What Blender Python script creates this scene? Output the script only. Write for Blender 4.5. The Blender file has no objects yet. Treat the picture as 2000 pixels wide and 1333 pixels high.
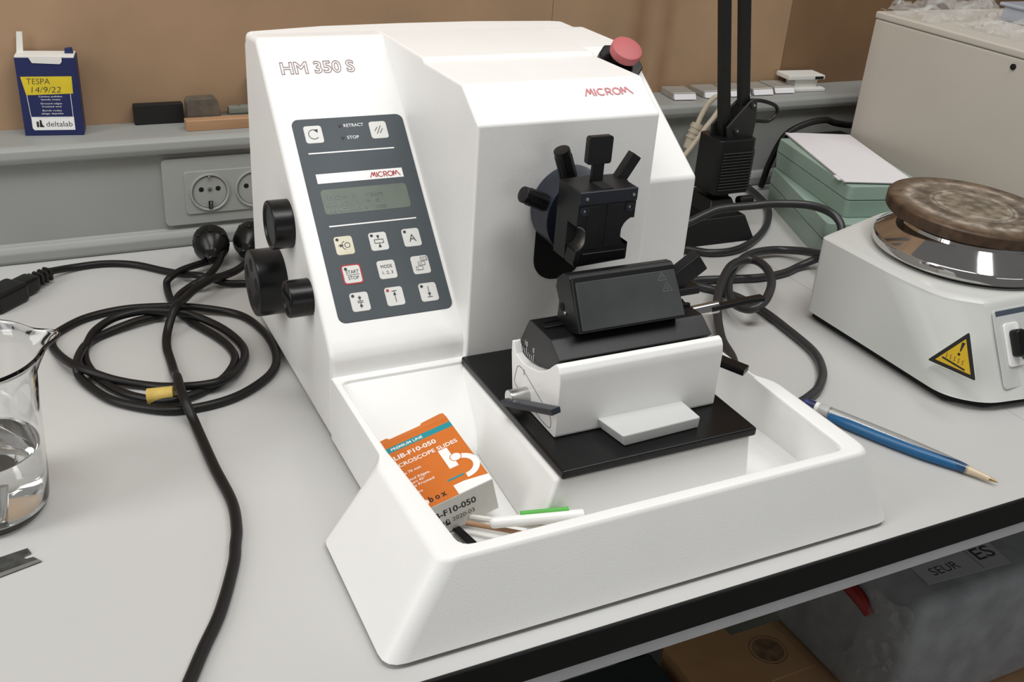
import bpy, bmesh, math, random
from mathutils import Vector, Matrix
random.seed(7)
S = 0.01                      # everything below is measured in centimetres
sc = bpy.context.scene
COL = sc.collection

# ------------------------------------------------------------------ camera
camd = bpy.data.cameras.new('camera'); cam = bpy.data.objects.new('camera', camd); COL.objects.link(cam)
R_ = Vector((0.8964202212649569, -0.43790355890763394, 0.06834661661936141))
U_ = Vector((0.14860265491307398, 0.4422496754895074, 0.8844956051231748))
F_ = Vector((0.4175500423423179, 0.7827232573684353, -0.4615151834062178))
m = Matrix(((R_.x, U_.x, -F_.x), (R_.y, U_.y, -F_.y), (R_.z, U_.z, -F_.z))).to_4x4()
m.translation = Vector((-15.18075763, -40.46349093, 43.90384050)) * S
cam.matrix_world = m
camd.sensor_width = 36.0
camd.lens = 2032.165 / 2000 * 36.0
camd.clip_start = 0.01
sc.camera = cam

# ------------------------------------------------------------------ light and exposure
world = bpy.data.worlds.new('room_light'); sc.world = world; world.use_nodes = True
bg = world.node_tree.nodes['Background']
bg.inputs[0].default_value = (1.0, 0.99, 0.97, 1)
bg.inputs[1].default_value = 0.17
def area(name, loc, target, sx, sy, power, color=(1, 0.992, 0.975)):
    d = bpy.data.lights.new(name, 'AREA'); d.shape = 'RECTANGLE'; d.size = sx * S; d.size_y = sy * S
    d.energy = power; d.color = color
    o = bpy.data.objects.new(name, d); COL.objects.link(o)
    o.location = Vector(loc) * S
    o.rotation_euler = (Vector(target) - Vector(loc)).to_track_quat('-Z', 'Y').to_euler()
    return o
area('ceiling_or_fill_light', (2, -2, 128), (14, 20, 0), 100, 30, 9.2)
area('ceiling_or_fill_light', (90, -5, 150), (60, 15, 0), 120, 24, 8.0)
area('ceiling_or_fill_light', (-120, 5, 85), (10, 25, 10), 40, 120, 9.6)
area('ceiling_or_fill_light', (80, -190, 20), (50, 0, -30), 120, 40, 3.0)  # added low front fill to brighten under the bench, not a ceiling tube
sc.view_settings.view_transform = 'Standard'
sc.view_settings.look = 'None'
sc.view_settings.exposure = 0.0
sc.view_settings.gamma = 1.0
sc.view_settings.use_curve_mapping = False

# ------------------------------------------------------------------ materials
def lin(c):
    return tuple(((v / 255) / 12.92 if v / 255 <= 0.04045 else ((v / 255 + 0.055) / 1.055) ** 2.4) for v in c)
MATS = {}
def mat(name, rgb, rough=0.5, metal=0.0, noise=0.04, nscale=60, bump=0.0, bscale=400, spec=0.5, coat=0.0, rgb2=None, stretch=None, emit=None):
    if name in MATS: return MATS[name]
    mt = bpy.data.materials.new(name); mt.use_nodes = True
    nt = mt.node_tree; b = nt.nodes['Principled BSDF']
    c = lin(rgb)
    b.inputs['Roughness'].default_value = rough; b.inputs['Metallic'].default_value = metal
    b.inputs['Specular IOR Level'].default_value = spec
    b.inputs['Coat Weight'].default_value = coat
    tc = nt.nodes.new('ShaderNodeTexCoord')
    src = tc.outputs['Object']
    if stretch:
        mp = nt.nodes.new('ShaderNodeMapping'); mp.inputs['Scale'].default_value = stretch
        nt.links.new(src, mp.inputs[0]); src = mp.outputs[0]
    if noise or rgb2:
        n = nt.nodes.new('ShaderNodeTexNoise'); n.inputs['Scale'].default_value = nscale; n.inputs['Detail'].default_value = 5
        nt.links.new(src, n.inputs['Vector'])
        r = nt.nodes.new('ShaderNodeValToRGB')
        c2 = lin(rgb2) if rgb2 else tuple(min(1, v * (1 + noise)) for v in c)
        c1 = c if rgb2 else tuple(v * (1 - noise) for v in c)
        r.color_ramp.elements[0].position = 0.35; r.color_ramp.elements[1].position = 0.68
        r.color_ramp.elements[0].color = (*c1, 1); r.color_ramp.elements[1].color = (*c2, 1)
        nt.links.new(n.outputs['Fac'], r.inputs[0]); nt.links.new(r.outputs[0], b.inputs['Base Color'])
    else:
        b.inputs['Base Color'].default_value = (*c, 1)
    if bump:
        n2 = nt.nodes.new('ShaderNodeTexNoise'); n2.inputs['Scale'].default_value = bscale; n2.inputs['Detail'].default_value = 3
        nt.links.new(src, n2.inputs['Vector'])
        bp = nt.nodes.new('ShaderNodeBump'); bp.inputs['Strength'].default_value = bump; bp.inputs['Distance'].default_value = 0.0006
        nt.links.new(n2.outputs['Fac'], bp.inputs['Height']); nt.links.new(bp.outputs[0], b.inputs['Normal'])
    if emit:
        b.inputs['Emission Color'].default_value = (*lin(emit), 1); b.inputs['Emission Strength'].default_value = 0.4
    MATS[name] = mt
    return mt
def glassmat(name, rgb, rough=0.0, ior=1.45):
    mt = bpy.data.materials.new(name); mt.use_nodes = True
    b = mt.node_tree.nodes['Principled BSDF']
    b.inputs['Base Color'].default_value = (*rgb, 1); b.inputs['Roughness'].default_value = rough
    b.inputs['Transmission Weight'].default_value = 1.0; b.inputs['IOR'].default_value = ior
    MATS[name] = mt
    return mt
WHITE = mat('white_casing', (240, 240, 238), 0.42, noise=0.01, nscale=30, bump=0.16, bscale=900)
WHITE2 = mat('smooth_white_metal', (240, 240, 238), 0.33, noise=0.01, nscale=30)
PANEL = mat('dark_grey_membrane', (74, 81, 86), 0.55, noise=0.03, nscale=40, spec=0.3)
INKW = mat('white_print', (240, 240, 238), 0.5, noise=0)
KEY = mat('pale_key_film', (214, 214, 210), 0.45, noise=0.01)
KEYY = mat('yellowed_key_film', (222, 216, 196), 0.45, rgb2=(205, 198, 172), nscale=90)
INKD = mat('dark_print', (45, 48, 50), 0.6, noise=0)
INKR = mat('red_print', (170, 28, 42), 0.5, noise=0)
INKPINK = mat('faded_red_print', (205, 130, 135), 0.5, noise=0)
INKOUT = mat('outline_print', (142, 114, 118), 0.5, noise=0)
LCD = mat('green_grey_liquid_crystal', (104, 114, 104), 0.4, noise=0.08, nscale=50, spec=.25)
LCDI = mat('lcd_segment_ink', (52, 60, 56), 0.2, noise=0)
BLACK = mat('black_anodised_metal', (16, 16, 18), 0.42, noise=0.2, nscale=35, bump=0.1, bscale=500, spec=.4)
BLACKG = mat('glossy_black_plastic', (14, 14, 15), 0.3, noise=0.1, spec=.35)
BLUEBLK = mat('blue_black_anodised_metal', (32, 37, 48), 0.33, noise=0.12, nscale=30)
VOID = mat('black_slot', (8, 8, 8), 0.9, noise=0)
SHIELD = mat('scratched_dark_glass_plate', (58, 60, 61), 0.3, rgb2=(76, 78, 78), nscale=14)
STEEL = mat('brushed_steel', (190, 190, 188), 0.28, metal=1.0, noise=0.05)
CHROME = mat('chrome', (200, 198, 196), 0.07, metal=1.0, noise=0.02)
GREYMET = mat('light_grey_painted_metal', (198, 199, 198), 0.4, noise=0.01)
CORD = mat('black_rubber_cord', (14, 14, 14), 0.45, noise=0.1, spec=.35)
CORDG = mat('dark_grey_rubber_cord', (46, 46, 48), 0.36, noise=0.08)
BENCH = mat('light_grey_laminate', (193, 193, 191), 0.42, noise=0.015, nscale=9, bump=0.03, bscale=600)
EDGE = mat('black_edge_band', (15, 14, 14), 0.55, noise=0.1, spec=.25)
ALU = mat('pale_metal_strip', (205, 205, 208), 0.5, noise=0.03)
TRUNK = mat('grey_plastic_trunking', (150, 152, 149), 0.45, noise=0.02, nscale=8)
SOCK = mat('light_grey_socket_plastic', (160, 162, 159), 0.35, noise=0.01)
RED = mat('red_plastic', (184, 98, 100), 0.55, noise=0.03)
LAMPB = mat('black_lamp_plastic', (16, 16, 17), 0.42, noise=0.1)
LAMPM = mat('satin_black_lamp_metal', (36, 36, 36), 0.45, noise=0.08)
GREEN = mat('pale_green_plastic', (148, 170, 157), 0.36, rgb2=(156, 178, 165), nscale=10)
PAPER = mat('white_paper', (228, 226, 230), 0.8, noise=0.01)
ENAMEL = mat('off_white_enamel', (205, 207, 203), 0.38, noise=0.015, nscale=12)
CABM = mat('warm_grey_painted_steel', (196, 190, 180), 0.5, noise=0.03, nscale=6)
BLUE = mat('blue_plastic', (22, 92, 140), 0.35, noise=0.03)
NAVY = mat('navy_card', (24, 34, 84), 0.5, noise=0.05)
YEL = mat('yellow_label_tape', (214, 190, 40), 0.6, noise=0.05)
YELT = mat('yellow_masking_tape', (206, 178, 92), 0.6, rgb2=(190, 160, 76), nscale=120)
CARDW = mat('white_card', (222, 221, 215), 0.65, noise=0.02)
ORANGE = mat('orange_card', (205, 110, 34), 0.5, noise=0.03)
TEAL = mat('teal_print', (24, 142, 152), 0.5, noise=0)
INKB = mat('black_print', (28, 26, 26), 0.6, noise=0)
BROWN = mat('brown_cardboard', (186, 144, 100), 0.8, noise=0.06, nscale=25)
BROWN2 = mat('tan_cardboard', (198, 158, 116), 0.8, noise=0.06, nscale=25)
FOAM = mat('dark_grey_foam', (160, 162, 166), 0.85, rgb2=(140, 142, 146), nscale=30, bump=0.3, bscale=300)
LABEL = mat('shipping_label_paper', (176, 178, 182), 0.7, noise=0.02)
WOOD = mat('light_wood', (178, 140, 106), 0.6, rgb2=(160, 122, 90), nscale=30, stretch=(0.3, 3, 3))
DULLMET = mat('dull_cast_metal', (128, 122, 112), 0.5, metal=0.6, rgb2=(104, 98, 90), nscale=60)
LGREEN = mat('bright_green_tape', (92, 178, 78), 0.6, noise=0.05)
WARN = mat('yellow_warning_print', (216, 178, 34), 0.5, noise=0.02)
CREAM = mat('beige_cable', (188, 176, 156), 0.5, noise=0.04)
FAINT = mat('faint_grey_print', (98, 100, 100), 0.4, noise=0)
DARKNAVY = mat('dark_slate_plastic', (40, 46, 50), 0.5, noise=0.08)
FLOORM = mat('pale_vinyl_floor', (150, 152, 146), 0.6, noise=0.04, nscale=8)
WALLP = mat('pale_painted_wall', (186, 188, 180), 0.7, noise=0.02)
GLASS = glassmat('clear_glass', (0.985, 0.995, 0.99))
WATER = glassmat('water', (0.99, 1, 1), 0, 1.33)
CLEARP = glassmat('clear_plastic', (0.95, 0.95, 0.95), 0.05, 1.46)
GLASSGREEN = glassmat('thick_glass', (0.93, 0.97, 0.95), 0.02, 1.5)

# mdf wall panel: warm brown, mottled, with two soft vertical stains
def wallmat():
    mt = bpy.data.materials.new('brown_fibreboard'); mt.use_nodes = True; nt = mt.node_tree; b = nt.nodes['Principled BSDF']
    b.inputs['Roughness'].default_value = 0.75
    tc = nt.nodes.new('ShaderNodeTexCoord')
    n = nt.nodes.new('ShaderNodeTexNoise'); n.inputs['Scale'].default_value = 7; n.inputs['Detail'].default_value = 8
    nt.links.new(tc.outputs['Object'], n.inputs['Vector'])
    r = nt.nodes.new('ShaderNodeValToRGB'); r.color_ramp.elements[0].position = .3; r.color_ramp.elements[1].position = .7
    r.color_ramp.elements[0].color = (*lin((152, 124, 96)), 1); r.color_ramp.elements[1].color = (*lin((172, 141, 110)), 1)
    nt.links.new(n.outputs['Fac'], r.inputs[0])
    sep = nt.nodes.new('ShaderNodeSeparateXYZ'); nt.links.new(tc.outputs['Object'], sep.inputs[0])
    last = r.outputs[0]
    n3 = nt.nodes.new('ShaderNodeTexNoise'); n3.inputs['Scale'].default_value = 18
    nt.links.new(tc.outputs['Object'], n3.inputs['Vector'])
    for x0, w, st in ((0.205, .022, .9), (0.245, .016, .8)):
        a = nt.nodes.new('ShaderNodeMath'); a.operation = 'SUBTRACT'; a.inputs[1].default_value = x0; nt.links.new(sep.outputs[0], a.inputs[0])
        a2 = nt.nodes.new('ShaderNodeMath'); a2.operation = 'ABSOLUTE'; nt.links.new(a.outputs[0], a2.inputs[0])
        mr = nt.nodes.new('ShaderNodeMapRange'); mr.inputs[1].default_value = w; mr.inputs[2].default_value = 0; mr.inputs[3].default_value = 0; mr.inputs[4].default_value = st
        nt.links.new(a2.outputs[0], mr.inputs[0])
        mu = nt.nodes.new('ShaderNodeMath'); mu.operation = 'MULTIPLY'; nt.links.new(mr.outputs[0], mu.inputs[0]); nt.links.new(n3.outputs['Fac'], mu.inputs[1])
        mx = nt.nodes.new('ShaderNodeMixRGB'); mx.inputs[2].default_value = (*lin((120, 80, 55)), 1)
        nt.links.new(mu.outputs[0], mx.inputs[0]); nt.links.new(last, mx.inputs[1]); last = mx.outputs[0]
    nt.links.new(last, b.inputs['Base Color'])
    return mt
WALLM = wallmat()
# hotplate disc: burnt metal with dull rings
def burntmat():
    mt = bpy.data.materials.new('burnt_metal'); mt.use_nodes = True; nt = mt.node_tree; b = nt.nodes['Principled BSDF']
    b.inputs['Roughness'].default_value = 0.5; b.inputs['Metallic'].default_value = 0.35
    tc = nt.nodes.new('ShaderNodeTexCoord'); O = tc.outputs['Object']
    n = nt.nodes.new('ShaderNodeTexNoise'); n.inputs['Scale'].default_value = 45; n.inputs['Detail'].default_value = 8; n.inputs['Roughness'].default_value = .7
    nt.links.new(O, n.inputs['Vector'])
    ln = nt.nodes.new('ShaderNodeVectorMath'); ln.operation = 'LENGTH'
    mp = nt.nodes.new('ShaderNodeMapping'); mp.inputs['Scale'].default_value = (1, 1, 0); nt.links.new(O, mp.inputs[0]); nt.links.new(mp.outputs[0], ln.inputs[0])
    ad = nt.nodes.new('ShaderNodeMath'); ad.operation = 'MULTIPLY_ADD'; nt.links.new(n.outputs['Fac'], ad.inputs[0]); ad.inputs[1].default_value = .012; nt.links.new(ln.outputs['Value'], ad.inputs[2])
    r = nt.nodes.new('ShaderNodeValToRGB'); cr = r.color_ramp
    mrr = nt.nodes.new('ShaderNodeMapRange'); mrr.inputs[1].default_value = 0.006; mrr.inputs[2].default_value = .086; nt.links.new(ad.outputs[0], mrr.inputs[0]); nt.links.new(mrr.outputs[0], r.inputs[0])
    stops = [(0, (150, 140, 124)), (.38, (156, 146, 130)), (.435, (196, 188, 174)), (.46, (140, 128, 114)), (.49, (192, 182, 168)), (.52, (132, 120, 106)), (.66, (148, 136, 122)), (.74, (196, 186, 172)), (.82, (138, 122, 104)), (.92, (120, 100, 80)), (1, (84, 64, 48))]
    cr.elements[0].position = 0; cr.elements[0].color = (*lin(stops[0][1]), 1)
    cr.elements[1].position = 1; cr.elements[1].color = (*lin(stops[-1][1]), 1)
    for p, c in stops[1:-1]:
        e = cr.elements.new(p); e.color = (*lin(c), 1)
    n2 = nt.nodes.new('ShaderNodeTexNoise'); n2.inputs['Scale'].default_value = 90; n2.inputs['Detail'].default_value = 8; nt.links.new(O, n2.inputs['Vector'])
    r2 = nt.nodes.new('ShaderNodeValToRGB'); r2.color_ramp.elements[0].position = .38; r2.color_ramp.elements[1].position = .62
    r2.color_ramp.elements[0].color = (.28, .25, .22, 1); r2.color_ramp.elements[1].color = (1.05, 1.02, 1, 1); nt.links.new(n2.outputs['Fac'], r2.inputs[0])
    mx = nt.nodes.new('ShaderNodeMixRGB'); mx.blend_type = 'MULTIPLY'; mx.inputs[0].default_value = .75
    nt.links.new(r.outputs[0], mx.inputs[1]); nt.links.new(r2.outputs[0], mx.inputs[2]); nt.links.new(mx.outputs[0], b.inputs['Base Color'])
    bp = nt.nodes.new('ShaderNodeBump'); bp.inputs['Strength'].default_value = .25; bp.inputs['Distance'].default_value = .001
    nt.links.new(n2.outputs['Fac'], bp.inputs['Height']); nt.links.new(bp.outputs[0], b.inputs['Normal'])
    return mt
BURNT = burntmat()
def filmmat():
    mt = bpy.data.materials.new('clear_plastic_film'); mt.use_nodes = True; nt = mt.node_tree
    b = nt.nodes['Principled BSDF']; out = nt.nodes['Material Output']
    b.inputs['Base Color'].default_value = (.86, .86, .84, 1); b.inputs['Roughness'].default_value = .16
    t = nt.nodes.new('ShaderNodeBsdfTransparent'); mx = nt.nodes.new('ShaderNodeMixShader'); mx.inputs[0].default_value = .16
    nt.links.new(t.outputs[0], mx.inputs[1]); nt.links.new(b.outputs[0], mx.inputs[2]); nt.links.new(mx.outputs[0], out.inputs[0])
    return mt
FILM = filmmat()

# ------------------------------------------------------------------ mesh builder
V = Vector
def frame(o, x, y=None, z=None):
    """matrix with origin o (cm) and the given axes; two of x, y, z are enough"""
    if y is None: z = V(z).normalized(); x = V(x).normalized(); y = z.cross(x).normalized(); x = y.cross(z)
    elif z is None: x = V(x).normalized(); y = V(y).normalized(); z = x.cross(y).normalized(); y = z.cross(x)
    mm = Matrix(((x[0], y[0], z[0]), (x[1], y[1], z[1]), (x[2], y[2], z[2]))).to_4x4()
    mm.translation = V(o)
    return mm
FONT_CACHE = {}
def text_geo(body, bold=0.0, spacing=1.0, outline=False, shear=0.0):
    k = (body, bold, spacing, shear)
    if k in FONT_CACHE: return FONT_CACHE[k]
    cu = bpy.data.curves.new('t', 'FONT'); cu.body = body; cu.size = 1.0; cu.offset = bold; cu.space_character = spacing; cu.shear = shear
    cu.resolution_u = 3; cu.extrude = 0
    o = bpy.data.objects.new('t', cu); COL.objects.link(o)
    dg = bpy.context.evaluated_depsgraph_get(); dg.update()
    me = bpy.data.meshes.new_from_object(o.evaluated_get(dg))
    vs = [tuple(v.co) for v in me.vertices]; fs = [tuple(p.vertices) for p in me.polygons]
    bpy.data.objects.remove(o); bpy.data.curves.remove(cu); bpy.data.meshes.remove(me)
    FONT_CACHE[k] = (vs, fs)
    return vs, fs
class MB:
    def __init__(s): s.v = []; s.f = []; s.m = []; s.mats = []; s.sm = []
    def mi(s, mt):
        if mt not in s.mats: s.mats.append(mt)
        return s.mats.index(mt)
    def add(s, vs, fs, mt, M=None, smooth=True):
        b = len(s.v); k = s.mi(mt)
        for p in vs:
            p = V(p)
            if M is not None: p = M @ p
            s.v.append(p)
        for f in fs: s.f.append([b + i for i in f]); s.m.append(k); s.sm.append(smooth)
        return s
    def bm(s, b, mt, M=None):
        b.verts.ensure_lookup_table(); b.verts.index_update()
        s.add([v.co.copy() for v in b.verts], [[v.index for v in f.verts] for f in b.faces], mt, M); b.free()
        return s
    def box(s, a, b, mt, bev=0.0, seg=2, M=None):
        """box between corners a and b (in the frame M)"""
        x0, y0, z0 = [min(p, q) for p, q in zip(a, b)]; x1, y1, z1 = [max(p, q) for p, q in zip(a, b)]
        return s.prism([(x0, y0), (x1, y0), (x1, y1), (x0, y1)], z0, z1, mt, bev, seg, M)
    def prism(s, poly, z0, z1, mt, bev=0.0, seg=2, M=None, poly2=None):
        n = len(poly); p2 = poly2 or poly
        bb = bmesh.new()
        lo = [bb.verts.new((x, y, z0)) for x, y in poly]; hi = [bb.verts.new((x, y, z1)) for x, y in p2]
        bb.faces.new(lo[::-1]); bb.faces.new(hi)
        for i in range(n): bb.faces.new((lo[i], lo[(i + 1) % n], hi[(i + 1) % n], hi[i]))
        bmesh.ops.recalc_face_normals(bb, faces=bb.faces)
        if bev > 0:
            es = [e for e in bb.edges if e.is_manifold and e.calc_face_angle() > math.radians(12)]
            bmesh.ops.bevel(bb, geom=es, offset=bev, segments=seg, profile=0.5, affect='EDGES', clamp_overlap=True)
        return s.bm(bb, mt, M)
    def px(s, prof, x0, x1, mt, bev=0.0, seg=2):
        """prism along X with a (y, z) side profile"""
        return s.prism(prof, x0, x1, mt, bev, seg, Matrix(((0, 0, 1, 0), (1, 0, 0, 0), (0, 1, 0, 0), (0, 0, 0, 1))))
    def lathe(s, prof, mt, M=None, seg=48, cap=True):
        """prof: (r, z) pairs, around the local z axis"""
        vs = []; fs = []; n = len(prof)
        for i in range(seg):
            a = 2 * math.pi * i / seg
            for r, z in prof: vs.append((r * math.cos(a), r * math.sin(a), z))
        for i in range(seg):
            j = (i + 1) % seg
            for k in range(n - 1): fs.append((i * n + k, j * n + k, j * n + k + 1, i * n + k + 1))
        if cap:
            if prof[0][0] > 1e-6: fs.append([i * n for i in range(seg)][::-1])
            if prof[-1][0] > 1e-6: fs.append([i * n + n - 1 for i in range(seg)])
        return s.add(vs, fs, mt, M)
    def cyl(s, p0, p1, r, mt, bev=0.0, seg=40, r1=None):
        p0 = V(p0); p1 = V(p1); d = p1 - p0; L = d.length; r1 = r if r1 is None else r1
        M = d.to_track_quat('Z', 'Y').to_matrix().to_4x4(); M.translation = p0
        if bev: pr = [(0, 0), (r - bev, 0), (r - bev * .3, bev * .3), (r, bev), (r1, L - bev), (r1 - bev * .3, L - bev * .3), (r1 - bev, L), (0, L)]
        else: pr = [(0, 0), (r, 0), (r1, L), (0, L)]
        return s.lathe(pr, mt, M, seg, cap=False)
    def tube(s, pts, r, mt, seg=12, samples=6, closed=False, cap=True, radii=None):
        pts = [V(p) for p in pts]; out = []; rr = []
        n = len(pts)
        for i in range(n - 1 if not closed else n):
            p0 = pts[(i - 1) % n] if (i > 0 or closed) else pts[0] * 2 - pts[1]
            p1 = pts[i]; p2 = pts[(i + 1) % n]
            p3 = pts[(i + 2) % n] if (i + 2 < n or closed) else pts[-1] * 2 - pts[-2]
            for k in range(samples):
                t = k / samples
                out.append(0.5 * ((2 * p1) + (p2 - p0) * t + (2 * p0 - 5 * p1 + 4 * p2 - p3) * t * t + (3 * p1 - p0 - 3 * p2 + p3) * t ** 3))
                if radii: rr.append(radii[i] * (1 - t) + radii[(i + 1) % n] * t)
        if not closed:
            out.append(pts[-1])
            if radii: rr.append(radii[-1])
        N = len(out); vs = []; fs = []; up = None
        for i in range(N):
            t = (out[(i + 1) % N] - out[i - 1]) if closed or 0 < i < N - 1 else (out[1] - out[0] if i == 0 else out[-1] - out[-2])
            t.normalize()
            if up is None: up = t.orthogonal().normalized()
            up = (up - t * up.dot(t)).normalized(); sd = t.cross(up)
            q = rr[i] if radii else r
            for k in range(seg):
                a = 2 * math.pi * k / seg
                vs.append(out[i] + (up * math.cos(a) + sd * math.sin(a)) * q)
        for i in range(N if closed else N - 1):
            j = (i + 1) % N
            for k in range(seg): fs.append((i * seg + k, i * seg + (k + 1) % seg, j * seg + (k + 1) % seg, j * seg + k))
        if cap and not closed:
            fs.append(list(range(seg))[::-1]); fs.append([(N - 1) * seg + k for k in range(seg)])
        return s.add(vs, fs, mt)
    def ball(s, c, r, mt, sc3=(1, 1, 1), u=20, v=12):
        pr = [(r * math.sin(math.pi * i / v), -r * math.cos(math.pi * i / v)) for i in range(v + 1)]
        M = Matrix.Translation(V(c)) @ Matrix.Diagonal((*sc3, 1))
        return s.lathe(pr, mt, M, u, cap=False)
    def flat(s, poly, mt, M, z=0.0):
        return s.add([(x, y, z) for x, y in poly], [list(range(len(poly)))], mt, M, smooth=False)
    def line(s, a, b, w, mt, M, z=0.0):
        a = V((a[0], a[1])); b = V((b[0], b[1])); d = (b - a).normalized(); n = V((-d.y, d.x)) * w / 2
        return s.flat([a - n, b - n, b + n, a + n], mt, M, z)
    def poly(s, pts, w, mt, M, z=0.0, closed=False):
        for i in range(len(pts) - (0 if closed else 1)): s.line(pts[i], pts[(i + 1) % len(pts)], w, mt, M, z)
        return s
    def disc(s, c, r, mt, M, z=0.0, seg=20):
        return s.flat([(c[0] + r * math.cos(2 * math.pi * i / seg), c[1] + r * math.sin(2 * math.pi * i / seg)) for i in range(seg)], mt, M, z)
    def ring(s, c, r, w, mt, M, z=0.0, a0=0, a1=360, seg=28):
        full = abs(a1 - a0) >= 360
        for i in range(seg):
            t0 = math.radians(a0 + (a1 - a0) * i / seg); t1 = math.radians(a0 + (a1 - a0) * (i + 1) / seg)
            q = [(c[0] + rr * math.cos(t), c[1] + rr * math.sin(t)) for rr, t in ((r - w / 2, t0), (r + w / 2, t0), (r + w / 2, t1), (r - w / 2, t1))]
            s.flat(q, mt, M, z)
        return s
    def text(s, body, x, y, h, mt, M, z=0.0, width=None, bold=0.0, spacing=1.0, align='l', shear=0.0):
        """text with capital height h, its left (or centre) at x, baseline y; width squeezes it to fit"""
        vs, fs = text_geo(body, bold, spacing, shear=shear)
        if not vs: return s
        x0 = min(v[0] for v in vs); x1 = max(v[0] for v in vs)
        k = h / 0.69; kx = width / (x1 - x0) if width else k
        off = x if align == 'l' else x - (x1 - x0) * kx / 2
        return s.add([(off + (v[0] - x0) * kx, y + v[1] * k, z) for v in vs], fs, mt, M, smooth=False)
    def build(s, name, parent=None, label=None):
        me = bpy.data.meshes.new(name)
        # origin: the piece's own lowest centre, so every piece has a sensible pivot
        lo = V((min(p[i] for p in s.v) for i in range(3))); hi = V((max(p[i] for p in s.v) for i in range(3)))
        o_ = V(((lo.x + hi.x) / 2, (lo.y + hi.y) / 2, lo.z)) if not getattr(s, 'origin', None) else V(s.origin)
        me.from_pydata([(p - o_) * S for p in s.v], [], s.f)
        for mt in s.mats: me.materials.append(mt)
        me.polygons.foreach_set('material_index', s.m)
        me.polygons.foreach_set('use_smooth', s.sm)
        me.update()
        try: me.set_sharp_from_angle(angle=math.radians(34))
        except Exception: pass
        ob = bpy.data.objects.new(name, me); COL.objects.link(ob)
        w = ob.modifiers.new('normals', 'WEIGHTED_NORMAL'); w.keep_sharp = True
        if parent is not None:
            base = V((0, 0, 0)); p = parent
            while p is not None: base += p.location; p = p.parent
            ob.parent = parent; ob.location = o_ * S - base
        else: ob.location = o_ * S
        if label: ob['label'] = label
        return ob
def rrect(x0, y0, x1, y1, r, seg=5):
    out = []
    for cx, cy, a in ((x1 - r, y1 - r, 0), (x0 + r, y1 - r, 90), (x0 + r, y0 + r, 180), (x1 - r, y0 + r, 270)):
        for k in range(seg + 1):
            t = math.radians(a + 90 * k / seg); out.append((cx + r * math.cos(t), cy + r * math.sin(t)))
    return out
def round_poly(pts, rads, seg=4):
    out = []; n = len(pts)
    for i in range(n):
        p = V(pts[i][:2]); a = (V(pts[i - 1][:2]) - p); b = (V(pts[(i + 1) % n][:2]) - p); r = rads[i] if isinstance(rads, (list, tuple)) else rads
        r = min(r, a.length * .49, b.length * .49); A = p + a.normalized() * r; B = p + b.normalized() * r
        for k in range(seg + 1):
            t = k / seg; out.append(tuple(A * (1 - t) ** 2 + p * 2 * t * (1 - t) + B * t * t))
    return out
def thing(name, label, cat, loc, group=None):
    o = bpy.data.objects.new(name, None); COL.objects.link(o); o.empty_display_size = .02
    o.location = V(loc) * S; return tag(o, label, cat, group)
def tag(o, label, cat, group=None):
    o['label'] = label; o['category'] = cat
    if group: o['group'] = group
    return o
def struct(o): o['kind'] = 'structure'; return o

# ================================================================== SETTING
# bench top: pale laminate with a black front edge and a seam
b = MB(); b.box((-75, -1.25, -2.6), (59.93, 64.9, 0), BENCH); b.box((59.98, -1.25, -2.6), (150, 64.9, 0), BENCH)
bench = b.build('worktop')
tag(bench, 'long light grey laminate laboratory worktop with a black front edge', 'worktop')
b = MB(); b.box((-75, -1.5, -2.35), (150, -1.25, -0.02), EDGE, .05, 1); b.build('edge_band', bench, 'black edge band')
b = MB(); b.box((-75, -1.4, -3.4), (150, -0.9, -2.37), ALU); b.build('under_edge_strip', bench, 'pale strip under the black edge')
# wall of brown fibreboard in panels above the cable trunking
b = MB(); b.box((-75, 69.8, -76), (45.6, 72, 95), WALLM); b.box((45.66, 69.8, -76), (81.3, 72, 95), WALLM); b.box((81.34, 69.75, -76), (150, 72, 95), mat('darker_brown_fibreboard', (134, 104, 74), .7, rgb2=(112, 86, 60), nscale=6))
struct(b.build('wall_back'))
b = MB(); b.box((-75, 66.0, -76), (150, 69.7, -3), WALLP); struct(b.build('trim_1'))
b = MB(); b.box((-75, -60, -78), (150, 72, -76), FLOORM); struct(b.build('floor'))
# perimeter trunking
b = MB()
b.px([(69.8, 0), (64.3, 0), (64.0, .35), (63.95, 1.2), (64.3, 1.75), (64.75, 1.95), (64.75, 9.9), (64.3, 10.05), (63.75, 10.25), (63.55, 10.8), (63.65, 11.5), (64.1, 11.85), (64.8, 11.9), (69.8, 11.9)][::-1], -75, 150, TRUNK, .12, 2)
trunk = b.build('cable_trunking')
tag(trunk, 'grey plastic cable trunking along the wall with a flat top ledge', 'trunking')
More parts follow.
